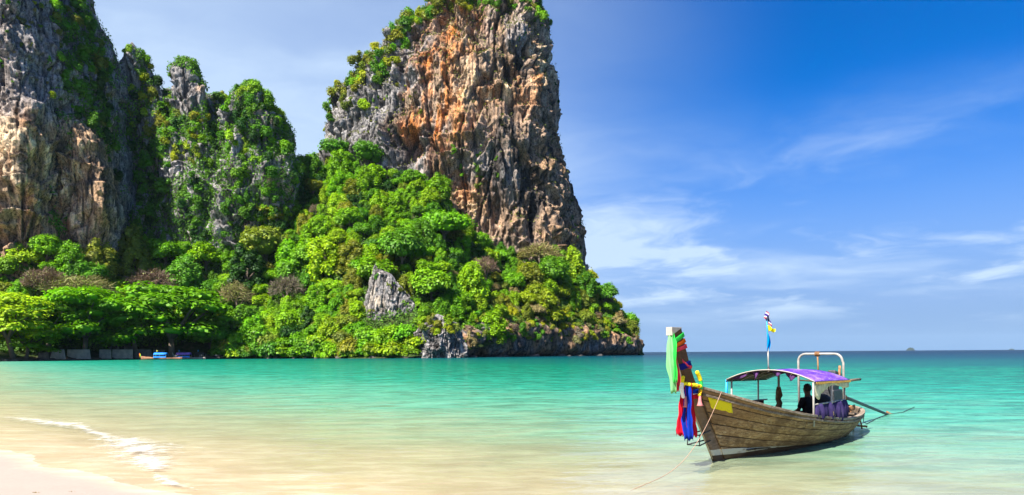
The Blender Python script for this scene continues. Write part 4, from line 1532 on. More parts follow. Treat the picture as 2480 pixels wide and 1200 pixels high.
# ------------------------------------------------------------------ the longtail boat
def wood_mat(name, base, pale, dark, paint=False, scale=1.0):
    m, t, out = new_mat(name)
    oc = t.node('ShaderNodeTexCoord').outputs['Object']
    oi = t.node('ShaderNodeObjectInfo').outputs['Random']
    off = t.node('ShaderNodeVectorMath', {0: oc, 1: t.node('ShaderNodeCombineXYZ', {0: t.math('MULTIPLY', oi, 37.0), 1: oi, 2: t.math('MULTIPLY', oi, 11.0)}).outputs[0]},
                 operation='ADD').outputs[0]
    grain = t.noise(t.mapping(off, (1.6 * scale, 9 * scale, 16 * scale)), 2.2, 6, 0.68, 0.6)
    blot = t.noise(oc, 2.3 * scale, 6, 0.66, 0.5)
    flake = t.noise(t.mapping(oc, (5, 12, 14)), 1.4 * scale, 5, 0.7, 0.4)
    c = t.mix(t.smooth(grain, 0.30, 0.72), dark, base)
    c = t.mix(t.math('MULTIPLY', t.smooth(flake, 0.54, 0.68), 0.6), c, pale)
    c = t.mix(t.math('MULTIPLY', t.smooth(blot, 0.52, 0.68), 0.8), c, dark)
    run = t.noise(t.mapping(oc, (11, 11, 1.6)), 1.1 * scale, 5, 0.7, 0.3)
    c = t.mix(t.math('MULTIPLY', t.smooth(run, 0.55, 0.70), 0.55), c, dark)
    c = t.mix(t.math('MULTIPLY', t.smooth(run, 0.42, 0.30), 0.35), c, pale)
    big = t.noise(t.mapping(oc, (0.8, 1.2, 1.7)), 1.5 * scale, 5, 0.62, 0.8)
    c = t.mix(t.math('MULTIPLY', t.smooth(big, 0.50, 0.64), 0.72), c, dark)
    c = t.mix(t.math('MULTIPLY', t.smooth(big, 0.44, 0.30), 0.45), c, pale)
    tone = t.math('ADD', 0.80, t.math('MULTIPLY', oi, 0.42))
    c = t.mix(1.0, c, t.node('ShaderNodeCombineXYZ', {0: tone, 1: tone, 2: tone}).outputs[0], 'MULTIPLY')
    if paint:
        X, Y, Z = t.node('ShaderNodeSeparateXYZ', {0: oc}).outputs
        warm = t.math('MULTIPLY', t.smooth(t.math('ADD', X, t.math('MULTIPLY', blot, 3.0)), 3.4, 0.8), t.smooth(Z, 0.55, 1.1))
        c = t.mix(t.math('MULTIPLY', warm, 0.6), c, (0.27, 0.145, 0.055))
        # boot stripe painted at the waterline of the bow, worn, and dark antifouling under it
        line = t.math('ADD', 0.235, t.math('MULTIPLY', X, -0.045))
        zr = t.math('ADD', t.math('SUBTRACT', Z, line), t.math('MULTIPLY', t.math('SUBTRACT', flake, 0.5), 0.03))
        wid = t.math('MULTIPLY', t.smooth(X, 2.6, 0.6), 0.115)
        inside = t.math('MULTIPLY', t.math('LESS_THAN', zr, 0.0), t.math('GREATER_THAN', zr, t.math('MULTIPLY', wid, -1.0)))
        inside = t.math('MULTIPLY', inside, t.smooth(flake, 0.34, 0.42))
        under = t.math('LESS_THAN', zr, t.math('MULTIPLY', wid, -1.0))
        c = t.mix(t.math('MULTIPLY', under, 0.85), c, (0.050, 0.030, 0.018))
        c = t.mix(inside, c, (0.58, 0.54, 0.44))
    h = t.math('ADD', t.math('MULTIPLY', grain, 0.6), t.math('MULTIPLY', flake, 0.5))
    principled(t, out, c, 0.78, 0.25, h, 0.012, 0.7)
    return m


HULLW = wood_mat("weathered_planks", (0.52, 0.32, 0.15), (0.70, 0.53, 0.32), (0.13, 0.07, 0.032), True)
RAILW = wood_mat("grey_rail_wood", (0.32, 0.25, 0.18), (0.55, 0.47, 0.37), (0.12, 0.085, 0.06))
DARKW = wood_mat("dark_inner_wood", (0.11, 0.078, 0.05), (0.2, 0.15, 0.1), (0.045, 0.032, 0.022))
PROWW = wood_mat("varnished_prow_wood", (0.105, 0.048, 0.02), (0.15, 0.075, 0.035), (0.06, 0.028, 0.012))
STEMW = wood_mat("stem_wood", (0.235, 0.155, 0.105), (0.32, 0.225, 0.16), (0.12, 0.08, 0.05), True)
BAMBOO = plain_mat("pale_batten", (0.50, 0.40, 0.25), 0.8, 0.2, 0.2, 9)
WHITEP = plain_mat("worn_white_paint", (0.40, 0.355, 0.305), 0.7, 0.3, 0.12, 12)
PIPE = plain_mat("galvanised_pipe", (0.34, 0.31, 0.28), 0.5, 0.4, 0.25, 7)
RUST = plain_mat("rusty_iron", (0.30, 0.15, 0.07), 0.8, 0.2, 0.4, 14)
BLUEP = plain_mat("blue_painted_pipe", (0.02, 0.33, 0.62), 0.5, 0.4, 0.15, 9)
DIRTY = plain_mat("dark_greasy_metal", (0.045, 0.045, 0.05), 0.55, 0.4, 0.5, 12)
BLACK = plain_mat("black_rubber", (0.018, 0.017, 0.017), 0.7, 0.3, 0.3, 10)
UNDER = plain_mat("dark_canopy_lining", (0.13, 0.10, 0.075), 0.9, 0.1, 0.4, 4)
PURPD = plain_mat("dark_purple_cloth", (0.075, 0.03, 0.10), 0.9, 0.1, 0.4, 6)
CREAM = plain_mat("stained_cream_cloth", (0.62, 0.55, 0.36), 0.9, 0.1, 0.3, 5)
GOLD = plain_mat("gold_fringe", (0.60, 0.33, 0.06), 0.7, 0.3, 0.4, 20)


def cloth_mat(name, col, trans=0.35, var=0.14):
    m, t, out = new_mat(name)
    oc = t.node('ShaderNodeTexCoord').outputs['Object']
    n = t.noise(oc, 9.0, 4, 0.6)
    c = t.mix(n, tuple(x * (1 - var) for x in col), tuple(min(.95, x * (1 + var)) for x in col))
    d = t.node('ShaderNodeBsdfDiffuse', {'Color': c})
    tr = t.node('ShaderNodeBsdfTranslucent', {'Color': c})
    t.l.new(t.node('ShaderNodeMixShader', {0: trans, 1: d.outputs[0], 2: tr.outputs[0]}).outputs[0], out.inputs[0])
    return m


CL_GREEN, CL_LGREEN = cloth_mat("green_cloth", (0.06, 0.75, 0.12), 0.4), cloth_mat("pale_green_cloth", (0.36, 0.74, 0.38), 0.5)
CL_RED, CL_PINK, CL_ORANGE = cloth_mat("red_cloth", (0.70, 0.02, 0.045)), cloth_mat("coral_cloth", (0.82, 0.075, 0.12)), cloth_mat("orange_cloth", (0.85, 0.16, 0.02))
CL_BLUE, CL_NAVY = cloth_mat("blue_cloth", (0.012, 0.045, 0.42), .25), cloth_mat("navy_cloth", (0.015, 0.02, 0.20), .2)
CL_SKY, CL_YEL, CL_WHITE = cloth_mat("sky_blue_cloth", (0.0, 0.36, 0.80)), cloth_mat("yellow_cloth", (0.88, 0.78, 0.03)), cloth_mat("white_cloth", (0.85, 0.82, 0.80))
CL_ROSE = cloth_mat("pink_tassel", (0.80, 0.30, 0.30))
BLOOM_Y, BLOOM_G, BLOOM_W = plain_mat("yellow_blossom", (0.85, 0.70, 0.02), .8, .1, .2, 40), plain_mat("green_blossom", (0.03, 0.48, 0.09), .8, .1, .2, 40), plain_mat("white_blossom", (.85, .8, .78), .8, .1, .1, 40)

BO = Vector((4.03, 13.7, 0.0))
BROT = math.atan2(0.71, 0.70)
BM = Matrix.Translation(BO) @ Matrix.Rotation(BROT, 4, 'Z')


def T(s, t, z):
    """boat frame: s metres aft of the stem foot, t metres to the side that faces the beach, z above water"""
    return Vector((s, -t, z))


def BW(s, t, z):
    return BM @ T(s, t, z)


def table(xs, ys):
    xs, ys = np.array(xs, float), np.array(ys, float)
    q = np.linspace(xs[0], xs[-1], 241)
    y = np.interp(q, xs, ys)
    ker = np.hanning(17)
    ker /= ker.sum()
    pad = np.concatenate([2 * y[0] - y[8:0:-1], y, 2 * y[-1] - y[-2:-10:-1]])
    y = np.convolve(pad, ker, 'valid')
    return lambda u: float(np.interp(u, q, y))


STEM = table([-0.35, 0, 0.5, 1.02, 1.59, 2.1, 2.62], [0.22, 0.0, -0.36, -0.755, -1.13, -1.39, -1.62])     # stem front edge over z
STERN = table([-0.35, 0, 0.62], [7.0, 7.35, 7.92])
SB = [-.72, -.3, .05, .69, 1.7, 3.07, 4.2, 5.08, 6.2, 6.9, 7.4, 7.75, 7.92]
U = [(x + .72) / 8.64 for x in SB]
BEAM = table(U, [.085, .27, .46, .74, .97, 1.04, 1.0, .93, .77, .64, .50, .29, .05])
WLB = table(U, [.05, .08, .11, .20, .42, .57, .60, .57, .47, .37, .25, .12, .03])
SHEER = table(U, [1.53, 1.40, 1.28, 1.08, .87, .69, .59, .54, .52, .535, .57, .61, .63])
KEEL = -0.30


def hull(u, v, side, off=0.0):
    zt = SHEER(u)
    z = KEEL + (zt - KEEL) * v
    vw = -KEEL / (zt - KEEL)
    b, w, k0 = BEAM(u), WLB(u), 0.03
    t = k0 * (v - vw) * (v - 1) / (vw * 1.0) + w * v * (v - 1) / (vw * (vw - 1)) + b * v * (v - vw) / (1 - vw)
    t = max(t, 0.02)
    s0 = STEM(z) + 0.33
    s1 = STERN(min(z, 0.62))
    return T(s0 + (s1 - s0) * u, side * (t + off), z)


def inner(s, z):
    """half-breadth inside the planking at station s and height z"""
    u = (s - STEM(z) - .33) / (STERN(min(z, .62)) - STEM(z) - .33)
    u = min(1, max(0, u))
    return max(.03, abs(hull(u, (z - KEEL) / (SHEER(u) - KEEL), 1).y) - .045)


def build_boat():
    root = empty("longtail_boat", BO, BROT)
    tag(root, "weathered wooden longtail boat with ribboned prow and purple canopy, moored in the shallows", "boat")
    us = np.linspace(0, 1, 60)
    # dark inner shell
    b = MB()
    rows = [[hull(u, v, 1, -0.03) for v in np.linspace(1, 0, 9)] + [hull(u, v, -1, -0.03) for v in np.linspace(0, 1, 9)] for u in us]
    b.grid(rows)
    b.build("hull", DARKW, root, True, solid=0.02)
    # outer planks, each a piece of its own
    r = random.Random(4)
    NS = 7
    vs = [0.0, 0.17, 0.32, 0.46, 0.59, 0.72, 0.855, 0.985]
    for side in (1, -1):
        for j in range(NS):
            cuts = sorted([0.0, 1.0] + [min(.9, max(.1, x + r.uniform(-.1, .1))) for x in ((.36, .7) if j % 2 else (.5,))])
            for a, c in zip(cuts[:-1], cuts[1:]):
                n = max(10, int((c - a) * 90))
                off = r.uniform(0.004, 0.018)
                g = 0.006
                rows = [[hull(u, vs[j] + g + (vs[j + 1] - vs[j] - 2 * g) * k, side, off) for k in (0, .5, 1)] for u in np.linspace(a + .0012, c - .0012, n)]
                MB().grid(rows).build("plank", HULLW, root, True, solid=0.028, bevel=0.004)
    # stem and prow: one heavy timber
    zz = np.linspace(-0.30, 2.64, 26)
    P = []
    for z in zz:
        f = STEM(z)
        back = f + (0.40 if z < 1.3 else 0.40 - 0.07 * min(1, (z - 1.3) / .5))
        th = 0.050 + 0.008 * min(1, max(0, z) / 1.5)
        P.append([T(f, -th * .55, z), T(f, th * .55, z), T(f + .05, th, z), T(back, th, z), T(back, -th, z), T(f + .05, -th, z)])
    lowz = [p for p, z in zip(P, zz) if z <= 1.45]
    MB().grid(lowz, closed=True).build("stem_post", STEMW, root, False, bevel=.006)
    hi = [p for p, z in zip(P, zz) if z >= 1.34]
    b = MB().grid(hi, closed=True)
    b.f.append(tuple(range(len(b.v) - 6, len(b.v))))
    b.m.append(0)
    b.build("prow", PROWW, root, False, bevel=.008)
    # white painted cap, cut on the slant
    top = STEM(2.64)
    b = MB()
    q = []
    for t in (-.064, .064):
        q.append([T(top - .01, t, 2.655), T(top + .335, t, 2.655), T(top + .335, t, 2.645), T(top - .005, t, 2.50)])
    b.add(q[0] + q[1], [(0, 1, 2, 3), (4, 7, 6, 5), (0, 4, 5, 1), (1, 5, 6, 2), (2, 6, 7, 3), (3, 7, 4, 0)])
    b.build("prow_cap", WHITEP, root, bevel=.006)
    MB().tube([T(STEM(z) - .012, .0, z) for z in np.linspace(.05, 2.05, 14)], .020, 6).build("stem_batten", BAMBOO, root, True)
    # rails along the sheer
    for side in (1, -1):
        b = MB()
        rows = []
        for u in np.linspace(0, 1, 70):
            p = hull(u, 1, side, 0.0)
            sg = -side
            ins, outs = .07, .045
            tn = min(1, BEAM(u) / .12)
            rows.append([p + Vector((0, sg * outs, -.03)), p + Vector((0, sg * outs, .022)), p + Vector((0, -sg * ins * tn, .022)), p + Vector((0, -sg * ins * tn, -.03))])
        b.grid(rows, closed=True).build("gunwale", RAILW, root, bevel=.006)
        b = MB()
        rows = []
        for u in np.linspace(0, .995, 140):
            p = hull(u, .915, side, 0.026)
            sg = -side
            rows.append([p + Vector((0, sg * .0, -.022)), p + Vector((0, sg * .035, -.022)), p + Vector((0, sg * .035, .022)), p + Vector((0, sg * .0, .022))])
        b.grid(rows, closed=True).build("rub_rail", RAILW, root, bevel=.005)
    # keel, sternpost
    MB().grid([[T(s, -.045, -.42), T(s, .045, -.42), T(s, .045, -.26), T(s, -.045, -.26)] for s in np.linspace(.3, 7.0, 14)], closed=True).build("keel", DARKW, root)
    MB().box(T(7.62, 0, .15), (.12, .12, 1.05), Matrix.Rotation(R(42), 3, 'Y')).build("sternpost", RAILW, root, bevel=.01)
    # floor, foredeck and thwarts
    for k in range(5):
        rows = []
        t0, t1 = -.5 + .2 * k + .006, -.5 + .2 * (k + 1) - .006
        for s in np.linspace(1.0, 6.7, 10):
            w = max(.2, WLB((s + .72) / 8.64)) / .5
            rows.append([T(s, t0 * w, .14), T(s, t1 * w, .14)])
        MB().grid(rows).build("floor_board", DARKW, root, solid=.02)
    for k in range(9):
        u = .035 + .021 * k
        z = SHEER(u) - .12
        s = u * 8.64 - .66
        w = min(inner(s - .09, z - .02), inner(s + .09, z - .02))
        MB().box(T(s, 0, z), (.17, 2 * w, .03)).build("foredeck_board", RAILW, root, bevel=.004)
    for s, z in ((1.9, .62), (5.35, .50), (6.1, .47), (7.0, .50)):
        u = (s + .72) / 8.64
        MB().box(T(s, 0, z), (.24, 2 * min(inner(s - .12, z - .02), inner(s + .12, z - .02)), .04)).build("thwart", RAILW, root, bevel=.005)
    for k in range(9):
        u = .24 + .075 * k
        for side in (1, -1):
            MB().tube([hull(u, v, side, -.055) for v in np.linspace(.25, .99, 7)], .025, 5).build("rib", DARKW, root, True)
    # canopy: arched roof on pipe posts
    S0, S1, HW, ZE, ZP = 2.56, 4.74, 1.03, 1.535, 1.78

    def roofz(t, s):
        f = (s - S0) / (S1 - S0)
        return ZE + (ZP - ZE) * (1 - abs(t / HW) ** 2.1) - 0.035 * f - .012 * math.sin(f * 9) * (1 - abs(t))
    rows = [[T(s, t, roofz(t, s)) for t in np.linspace(-HW, HW, 25)] for s in np.linspace(S0, S1, 12)]
    m, tt, out = new_mat("faded_purple_tarpaulin")
    oc = tt.node('ShaderNodeTexCoord').outputs['Object']
    n1 = tt.noise(tt.mapping(oc, (1.0, 2.2, 1)), 1.6, 4, 0.6, 0.5)
    n2 = tt.noise(oc, 26, 3, 0.6)
    c = tt.ramp(n1, [(0.38, (0.085, 0.022, 0.32)), (0.50, (0.16, 0.06, 0.44)), (0.60, (0.30, 0.16, 0.55)), (0.70, (0.48, 0.37, 0.60))])
    c = tt.mix(tt.smooth(n2, .62, .72), c, (.75, .70, .74))
    principled(tt, out, c, 0.65, 0.3, n2, .004, .4)
    MB().grid(rows).build("canopy", m, root, True, solid=.012)
    rows = [[T(s, t, roofz(t, s) - .022) for t in np.linspace(-HW, HW, 25)] for s in np.linspace(S0 + .01, S1 - .01, 12)]
    MB().grid(rows).build("canopy_lining", UNDER, root, True, solid=.006)
    for s in (S0, 3.3, 4.0, S1):
        MB().tube([T(s, t, roofz(t, s) - .035 * (s not in (S0,)) - .004) for t in np.linspace(-HW, HW, 17)], .013, 6).build("canopy_rib", WHITEP if s == S0 else PIPE, root, True)
    for t in (-HW, -.52, 0, .52, HW):
        MB().tube([T(s, t, roofz(t, s) - .04) for s in np.linspace(S0, S1, 8)], .016, 6).build("canopy_batten", DARKW, root, True)
    for s, side in ((2.58, 1), (3.62, 1), (4.62, 1), (2.76, -1), (4.15, -1)):
        u = (s + .72) / 8.64
        t = side * min(HW - .03, BEAM(u) - .02)
        MB().tube([T(s, t, SHEER(u) - .2), T(s, t * .995, ZE - .02)], .022, 7).build("post", PIPE, root, True)
    MB().tube([T(2.60, -1.05, .93), T(2.60, -1.04, 1.53)], .032, 8).build("post", BLUEP, root, True)['label'] = "bright blue corner post"
    b = MB().tube([T(4.27, -.5, .15), T(4.27, -.5, 1.74)], .03, 8)
    b.build("post", PIPE, root, True)
    b = MB().tube([T(4.27 + .02 * math.sin(k * 2.1), -.5 + .015 * math.cos(k * 3), .5 + .1 * k) for k in range(9)], [.05, .075, .062, .08, .07, .066, .085, .07, .05], 9)
    b.build("bundle_wrap", plain_mat("brown_sacking", (.14, .095, .05), .9, .1, .4, 12), root, True)
    for side, z, s0, s1 in ((1, 1.03, 2.58, 4.62), (-1, .96, 2.76, 4.6)):
        MB().tube([T(s, side * min(1.0, BEAM((s + .72) / 8.64) - .02), z) for s in np.linspace(s0, s1, 6)], .019, 6).build("side_rail", PIPE, root, True)
    # purple side cloth with folds
    rows = []
    for i in range(64):
        s = 2.62 + 1.98 * i / 63
        col = []
        for k in range(9):
            f = k / 8
            wv = .035 * math.sin(s * 26 + .6 * math.sin(s * 5)) * (.3 + f) + .03 * math.sin(s * 11 + 1)
            bulge = .06 * math.sin(math.pi * f)
            col.append(T(s, min(1.0, BEAM((s + .72) / 8.64)) + wv + bulge, 1.03 - f * (1.03 - SHEER((s + .72) / 8.64) + .03)))
        rows.append(col)
    m, tt, out = new_mat("purple_side_cloth")
    oc = tt.node('ShaderNodeTexCoord').outputs['Object']
    n = tt.noise(tt.mapping(oc, (2, 2, .8)), 3.0, 4, .6)
    c = tt.ramp(n, [(.35, (.022, .014, .06)), (.6, (.045, .03, .11)), (.75, (.10, .075, .16))])
    X, Y, Z = tt.node('ShaderNodeSeparateXYZ', {0: oc}).outputs
    st = tt.math('MULTIPLY', tt.smooth(tt.noise(tt.mapping(oc, (6, 6, 2)), 2.4, 3, .6), .56, .64), tt.math('MULTIPLY', tt.smooth(Z, .9, .78), tt.math('MULTIPLY', tt.smooth(X, 2.9, 3.0), tt.smooth(X, 3.8, 3.7))))
    c = tt.mix(st, c, (.60, .45, .05))
    principled(tt, out, c, .85, .15)
    MB().grid(rows).build("side_cloth", m, root, True, solid=.008)
    rows = []
    for i in range(40):
        s = 2.8 + 1.7 * i / 39
        rows.append([T(s, -min(1.0, BEAM((s + .72) / 8.64)) + .03 * math.sin(s * 22) * (.4 + k / 5), .95 - k * .075) for k in range(6)])
    MB().grid(rows).build("side_cloth", plain_mat("dark_maroon_cloth", (.10, .03, .03), .9, .1, .5, 5), root, True, solid=.01)['label'] = "dark maroon cloth hung on the seaward rail"
    # cream awning cloth and gold fringe under the near eave
    rows = []
    for i in range(40):
        f = i / 39
        s = 2.62 + f * 2.12
        drop = .13 + .17 * math.exp(-((f - .07) / .09) ** 2) + .05 * math.sin(f * 9)
        if f < .25:
            drop += .04
        rows.append([T(s, 1.01 + .02 * math.sin(s * 14) * k / 4, 1.50 - drop * k / 4) for k in range(5)])
    MB().grid(rows).build("awning_cloth", CREAM, root, True, solid=.006)
    rows = []
    for i in range(80):
        f = i / 79
        s = 2.60 + f * 2.14
        d = .035 + .03 * abs(math.sin(f * 60)) * (0.6 + .4 * math.sin(f * 13))
        rows.append([T(s, 1.045, 1.525 - .03 * f), T(s, 1.05, 1.525 - .03 * f - d)])
    MB().grid(rows).build("fringe", GOLD, root, False, solid=.006)
    # torn flaps under the front arch
    for (t0, t1, d) in ((-.92, -.45, .10), (-.40, -.25, .22), (.05, .3, .13), (.35, .62, .18)):
        rows = []
        for i in range(10):
            f = i / 9
            t = t0 + (t1 - t0) * f
            dd = d * (math.sin(f * math.pi) * .8 + .2 * abs(math.sin(f * 11)))
            rows.append([T(S0 + .05 + .03 * k * math.sin(f * 7), t, roofz(t, S0) - .03 - dd * k / 3) for k in range(4)])
        MB().grid(rows).build("torn_flap", PURPD, root, True, solid=.005)
    # pipe goalpost at the stern
    sA = 5.8
    pts = [T(sA, -.60, .35), T(sA, -.62, 1.9)]
    pts += [T(sA, -.62 + .19 * (1 - math.cos(a)), 1.93 + .19 * math.sin(a)) for a in np.linspace(0, 1.57, 6)]
    pts += [T(sA, .5 - .19 + .19 * math.sin(a), 1.93 + .19 * math.cos(a)) for a in np.linspace(0, 1.57, 6)]
    pts += [T(sA, .52, 1.9), T(sA, .54, .3)]
    MB().tube(pts, .031, 9).build("pipe_arch", PIPE, root, True)
    MB().tube([T(sA, -.12, 2.12), T(sA, -.10, 1.5)], .02, 6).build("hanging_rope", RUST, root, True)
    b = MB()
    for k in range(4):
        b.tube([T(sA, -.17 + .03 * k, 2.12) + Vector((math.cos(a) * .052, 0, math.sin(a) * .052)) for a in np.linspace(0, 6.28, 10)], .014, 5)
    b.build("rope_lashing", RUST, root, True)
    MB().tube([T(sA, -.6, 1.42), T(sA - .2, .05, 1.40), T(sA - .3, .5, 1.41)], .022, 6).build("cross_pole", DARKW, root, True)
    # engine on its swivel with the long tail shaft
    e = MB()
    e.box(T(6.35, .02, 1.02), (.62, .36, .30)).box(T(6.30, .02, 1.22), (.44, .30, .14)).box(T(6.72, .02, 1.0), (.16, .28, .26))
    e.tube([T(6.0, .02, 1.05), T(5.94, .02, 1.05)], .17, 14)
    eng = e.build("engine", DIRTY, root, bevel=.02)
    for k in range(6):
        MB().box(T(6.12 + .075 * k, .02, 1.31), (.02, .34, .08)).build("cooling_fin", DIRTY, eng)
    MB().tube([T(6.2, -.05, 1.28), T(6.2, -.05, 1.42), T(6.25, -.05, 1.46)], .05, 9).build("air_filter", DIRTY, eng, True)
    MB().tube([T(6.5, .1, 1.2), T(6.55, .16, 1.45), T(6.6, .16, 1.80)], [.03, .03, .035], 8).build("exhaust_pipe", RUST, eng, True)
    MB().box(T(6.55, .05, 1.58), (.5, .2, .12), Matrix.Rotation(R(12), 3, 'Y')).build("fuel_tank", DIRTY, eng, bevel=.03)
    MB().tube([T(6.3, -.12, .45), T(6.35, 0, .9), T(6.3, .14, .45)], .035, 7).tube([T(6.6, -.12, .5), T(6.55, 0, .9), T(6.6, .14, .5)], .035, 7).build("engine_mount", RUST, root, True)
    MB().tube([T(6.1, .05, 1.15), T(5.5, .25, 1.35), T(5.2, .3, 1.40)], .02, 7).build("tiller", DARKW, root, True)
    MB().tube([T(6.55, .35, 1.40), T(7.3, .45, 1.42)], .035, 7).build("boat_hook", RAILW, root, True)
    MB().tube([T(6.7, .04, 1.02), T(8.2, -.10, .80), T(13.6, -.60, -.06)], [.06, .05, .042], 9).build("propeller_shaft", DIRTY, root, True)
    MB().tube([T(7.15, .0, .95), T(7.45, -.02, .90)], .085, 10).build("shaft_collar", RUST, root, True)
    b = MB()
    for k in range(3):
        a = k * 2.09
        b.box(T(13.62, -.60 + .09 * math.cos(a), -.07 + .09 * math.sin(a)), (.03, .09, .16), Matrix.Rotation(a, 3, 'X'))
    b.build("propeller", RUST, root)
    # stern gear
    b = MB()
    for k in range(4):
        b.tube([T(7.2, .1, .60) + Vector((.22 * math.cos(a), .22 * math.sin(a), .03 * k + .02 * math.sin(3 * a))) for a in np.linspace(0, 6.28, 22)], .022, 5)
    b.build("rope_coil", RUST, root, True)
    b = MB()
    b.tube([T(7.72, .25, .5), T(7.95, .27, .1), T(7.98, .27, .0)], .022, 6).tube([T(7.72, .05, .5), T(7.95, .05, .1), T(7.98, .05, -.02)], .022, 6)
    b.tube([T(7.95, -.05, .08), T(7.95, .42, .08)], .03, 6)
    b.build("stern_step", RUST, root, True)
    # steel boarding step at the bow
    b = MB()
    s0, z0 = STEM(.50), .50
    for z in (.62, .42):
        b.tube([T(s0 + .15, .05, z + .02), T(s0 - .30, .06, z - .04), T(s0 - .30, -.20, z - .04), T(s0 + .1, -.06, z + .02)], .014, 6)
    b.tube([T(s0 - .30, .06, .38), T(s0 - .28, .06, .60)], .012, 6).tube([T(s0 - .30, -.2, .38), T(s0 - .28, -.2, .60)], .012, 6)
    b.build("boarding_step", DIRTY, root, True)
    # yellow painted patch on the bow, worn at its edges
    m, tt, out = new_mat("yellow_paint")
    oc = tt.node('ShaderNodeTexCoord').outputs['Object']
    n = tt.noise(oc, 13, 5, .7)
    c = tt.mix(tt.smooth(n, .60, .68), (.80, .66, .01), (.25, .19, .05))
    principled(tt, out, c, .7, .25, n, .006, .5)
    rr = random.Random(2)
    rows = []
    for i in range(13):
        u = .012 + (.068 - .012) * i / 12
        j0, j1 = rr.uniform(-.008, .008), rr.uniform(-.006, .006)
        rows.append([hull(u, v, 1, .040) for v in np.linspace(.775 + j0, .905 + j1, 6)])
    MB().grid(rows).build("painted_patch", m, root, True, solid=.004)
    # flag pole on the roof
    p0, p1 = T(2.62, -.02, 1.74), T(2.62, -.06, 3.05)
    b = MB().tube([p0, p0.lerp(p1, .42)], .017, 8)
    b.build("flag_pole", PIPE, root, True)
    MB().tube([p0.lerp(p1, .42), p1], .014, 8).build("flag_pole", BLUEP, root, True)['label'] = "upper flag pole wrapped in blue"
    MB().tube([p0 - Vector((0, 0, .04)), p0 + Vector((0, 0, .08))], .035, 8).build("pole_socket", DIRTY, root, True)
    return root


build_boat()


def strip(name, pts, mat, label, cat, folds=2.6, amp=0.024, group=None, across=Vector((0.80, -0.60, 0)), thick=.003, seed=0, ragged=0.0):
    """hanging cloth: pts = (world centre, width); folds run down its length"""
    rr = np.random.RandomState(seed)
    n, k = 26, 13
    c = np.array([p[0][:] for p in pts])
    w = np.array([p[1] for p in pts])
    q = np.linspace(0, len(pts) - 1, n)
    ker = lambda a: np.interp(q, range(len(pts)), a)
    C = np.stack([ker(c[:, i]) for i in range(3)], 1)
    for _ in range(2):
        C[1:-1] = (C[:-2] + 2 * C[1:-1] + C[2:]) / 4
    Wd = ker(w)
    ff = np.linspace(0, 1, n)
    Wd = Wd * (1 + .13 * np.sin(ff * 11 + seed * 2.1) + .07 * np.sin(ff * 23 + seed))
    C = C + np.outer(.014 * np.sin(ff * 8 + seed) * ff, np.array(across[:]))
    nrm = Vector((across.y, -across.x, 0))
    rows = []
    ph = rr.uniform(0, 6)
    for i in range(n):
        f = i / (n - 1)
        row = []
        for j in range(k):
            a = j / (k - 1) - .5
            off = 1.55 * amp * (0.35 + .65 * f) * math.sin(a * 2 * math.pi * folds + ph + .8 * math.sin(f * 4 + ph))
            drop = -(ragged + .012) * 1.6 * abs(math.sin(a * 11 + ph)) if i == n - 1 else 0
            row.append(Vector(C[i]) + across * (a * Wd[i]) + nrm * off + Vector((0, 0, drop)))
        rows.append(row)
    o = MB().grid(rows).build(name, mat, None, True, solid=thick)
    tag(o, label, cat, group)
    return o


def prow_pt(z, t=0.0, ds=0.0):
    return BW(STEM(z) + ds, t, z)


def band(name, z0, z1, mat, label, slant=0.0, pad=.012, group=None):
    """cloth tied round the prow between heights z0 and z1"""
    rows = []
    for k in range(4):
        z = z0 + (z1 - z0) * k / 3
        ring = []
        for a, b in ((-pad, -1), (-pad, 1), (.2, 1.0), (.345 + pad, 1), (.345 + pad, -1), (.2, -1)):
            zz = z + slant * (a / .4)
            th = 0.058 + pad + .004 * math.sin(k * 2 + a * 20)
            back = STEM(zz) + (a if a < .3 or zz > 1.6 else a + .05)
            ring.append(BW(back, b * th, zz))
        rows.append(ring)
    o = MB().grid(rows, closed=True).build(name, mat, None, True, solid=.012, bevel=.004)
    tag(o, label, 'ribbon', group)
    return o


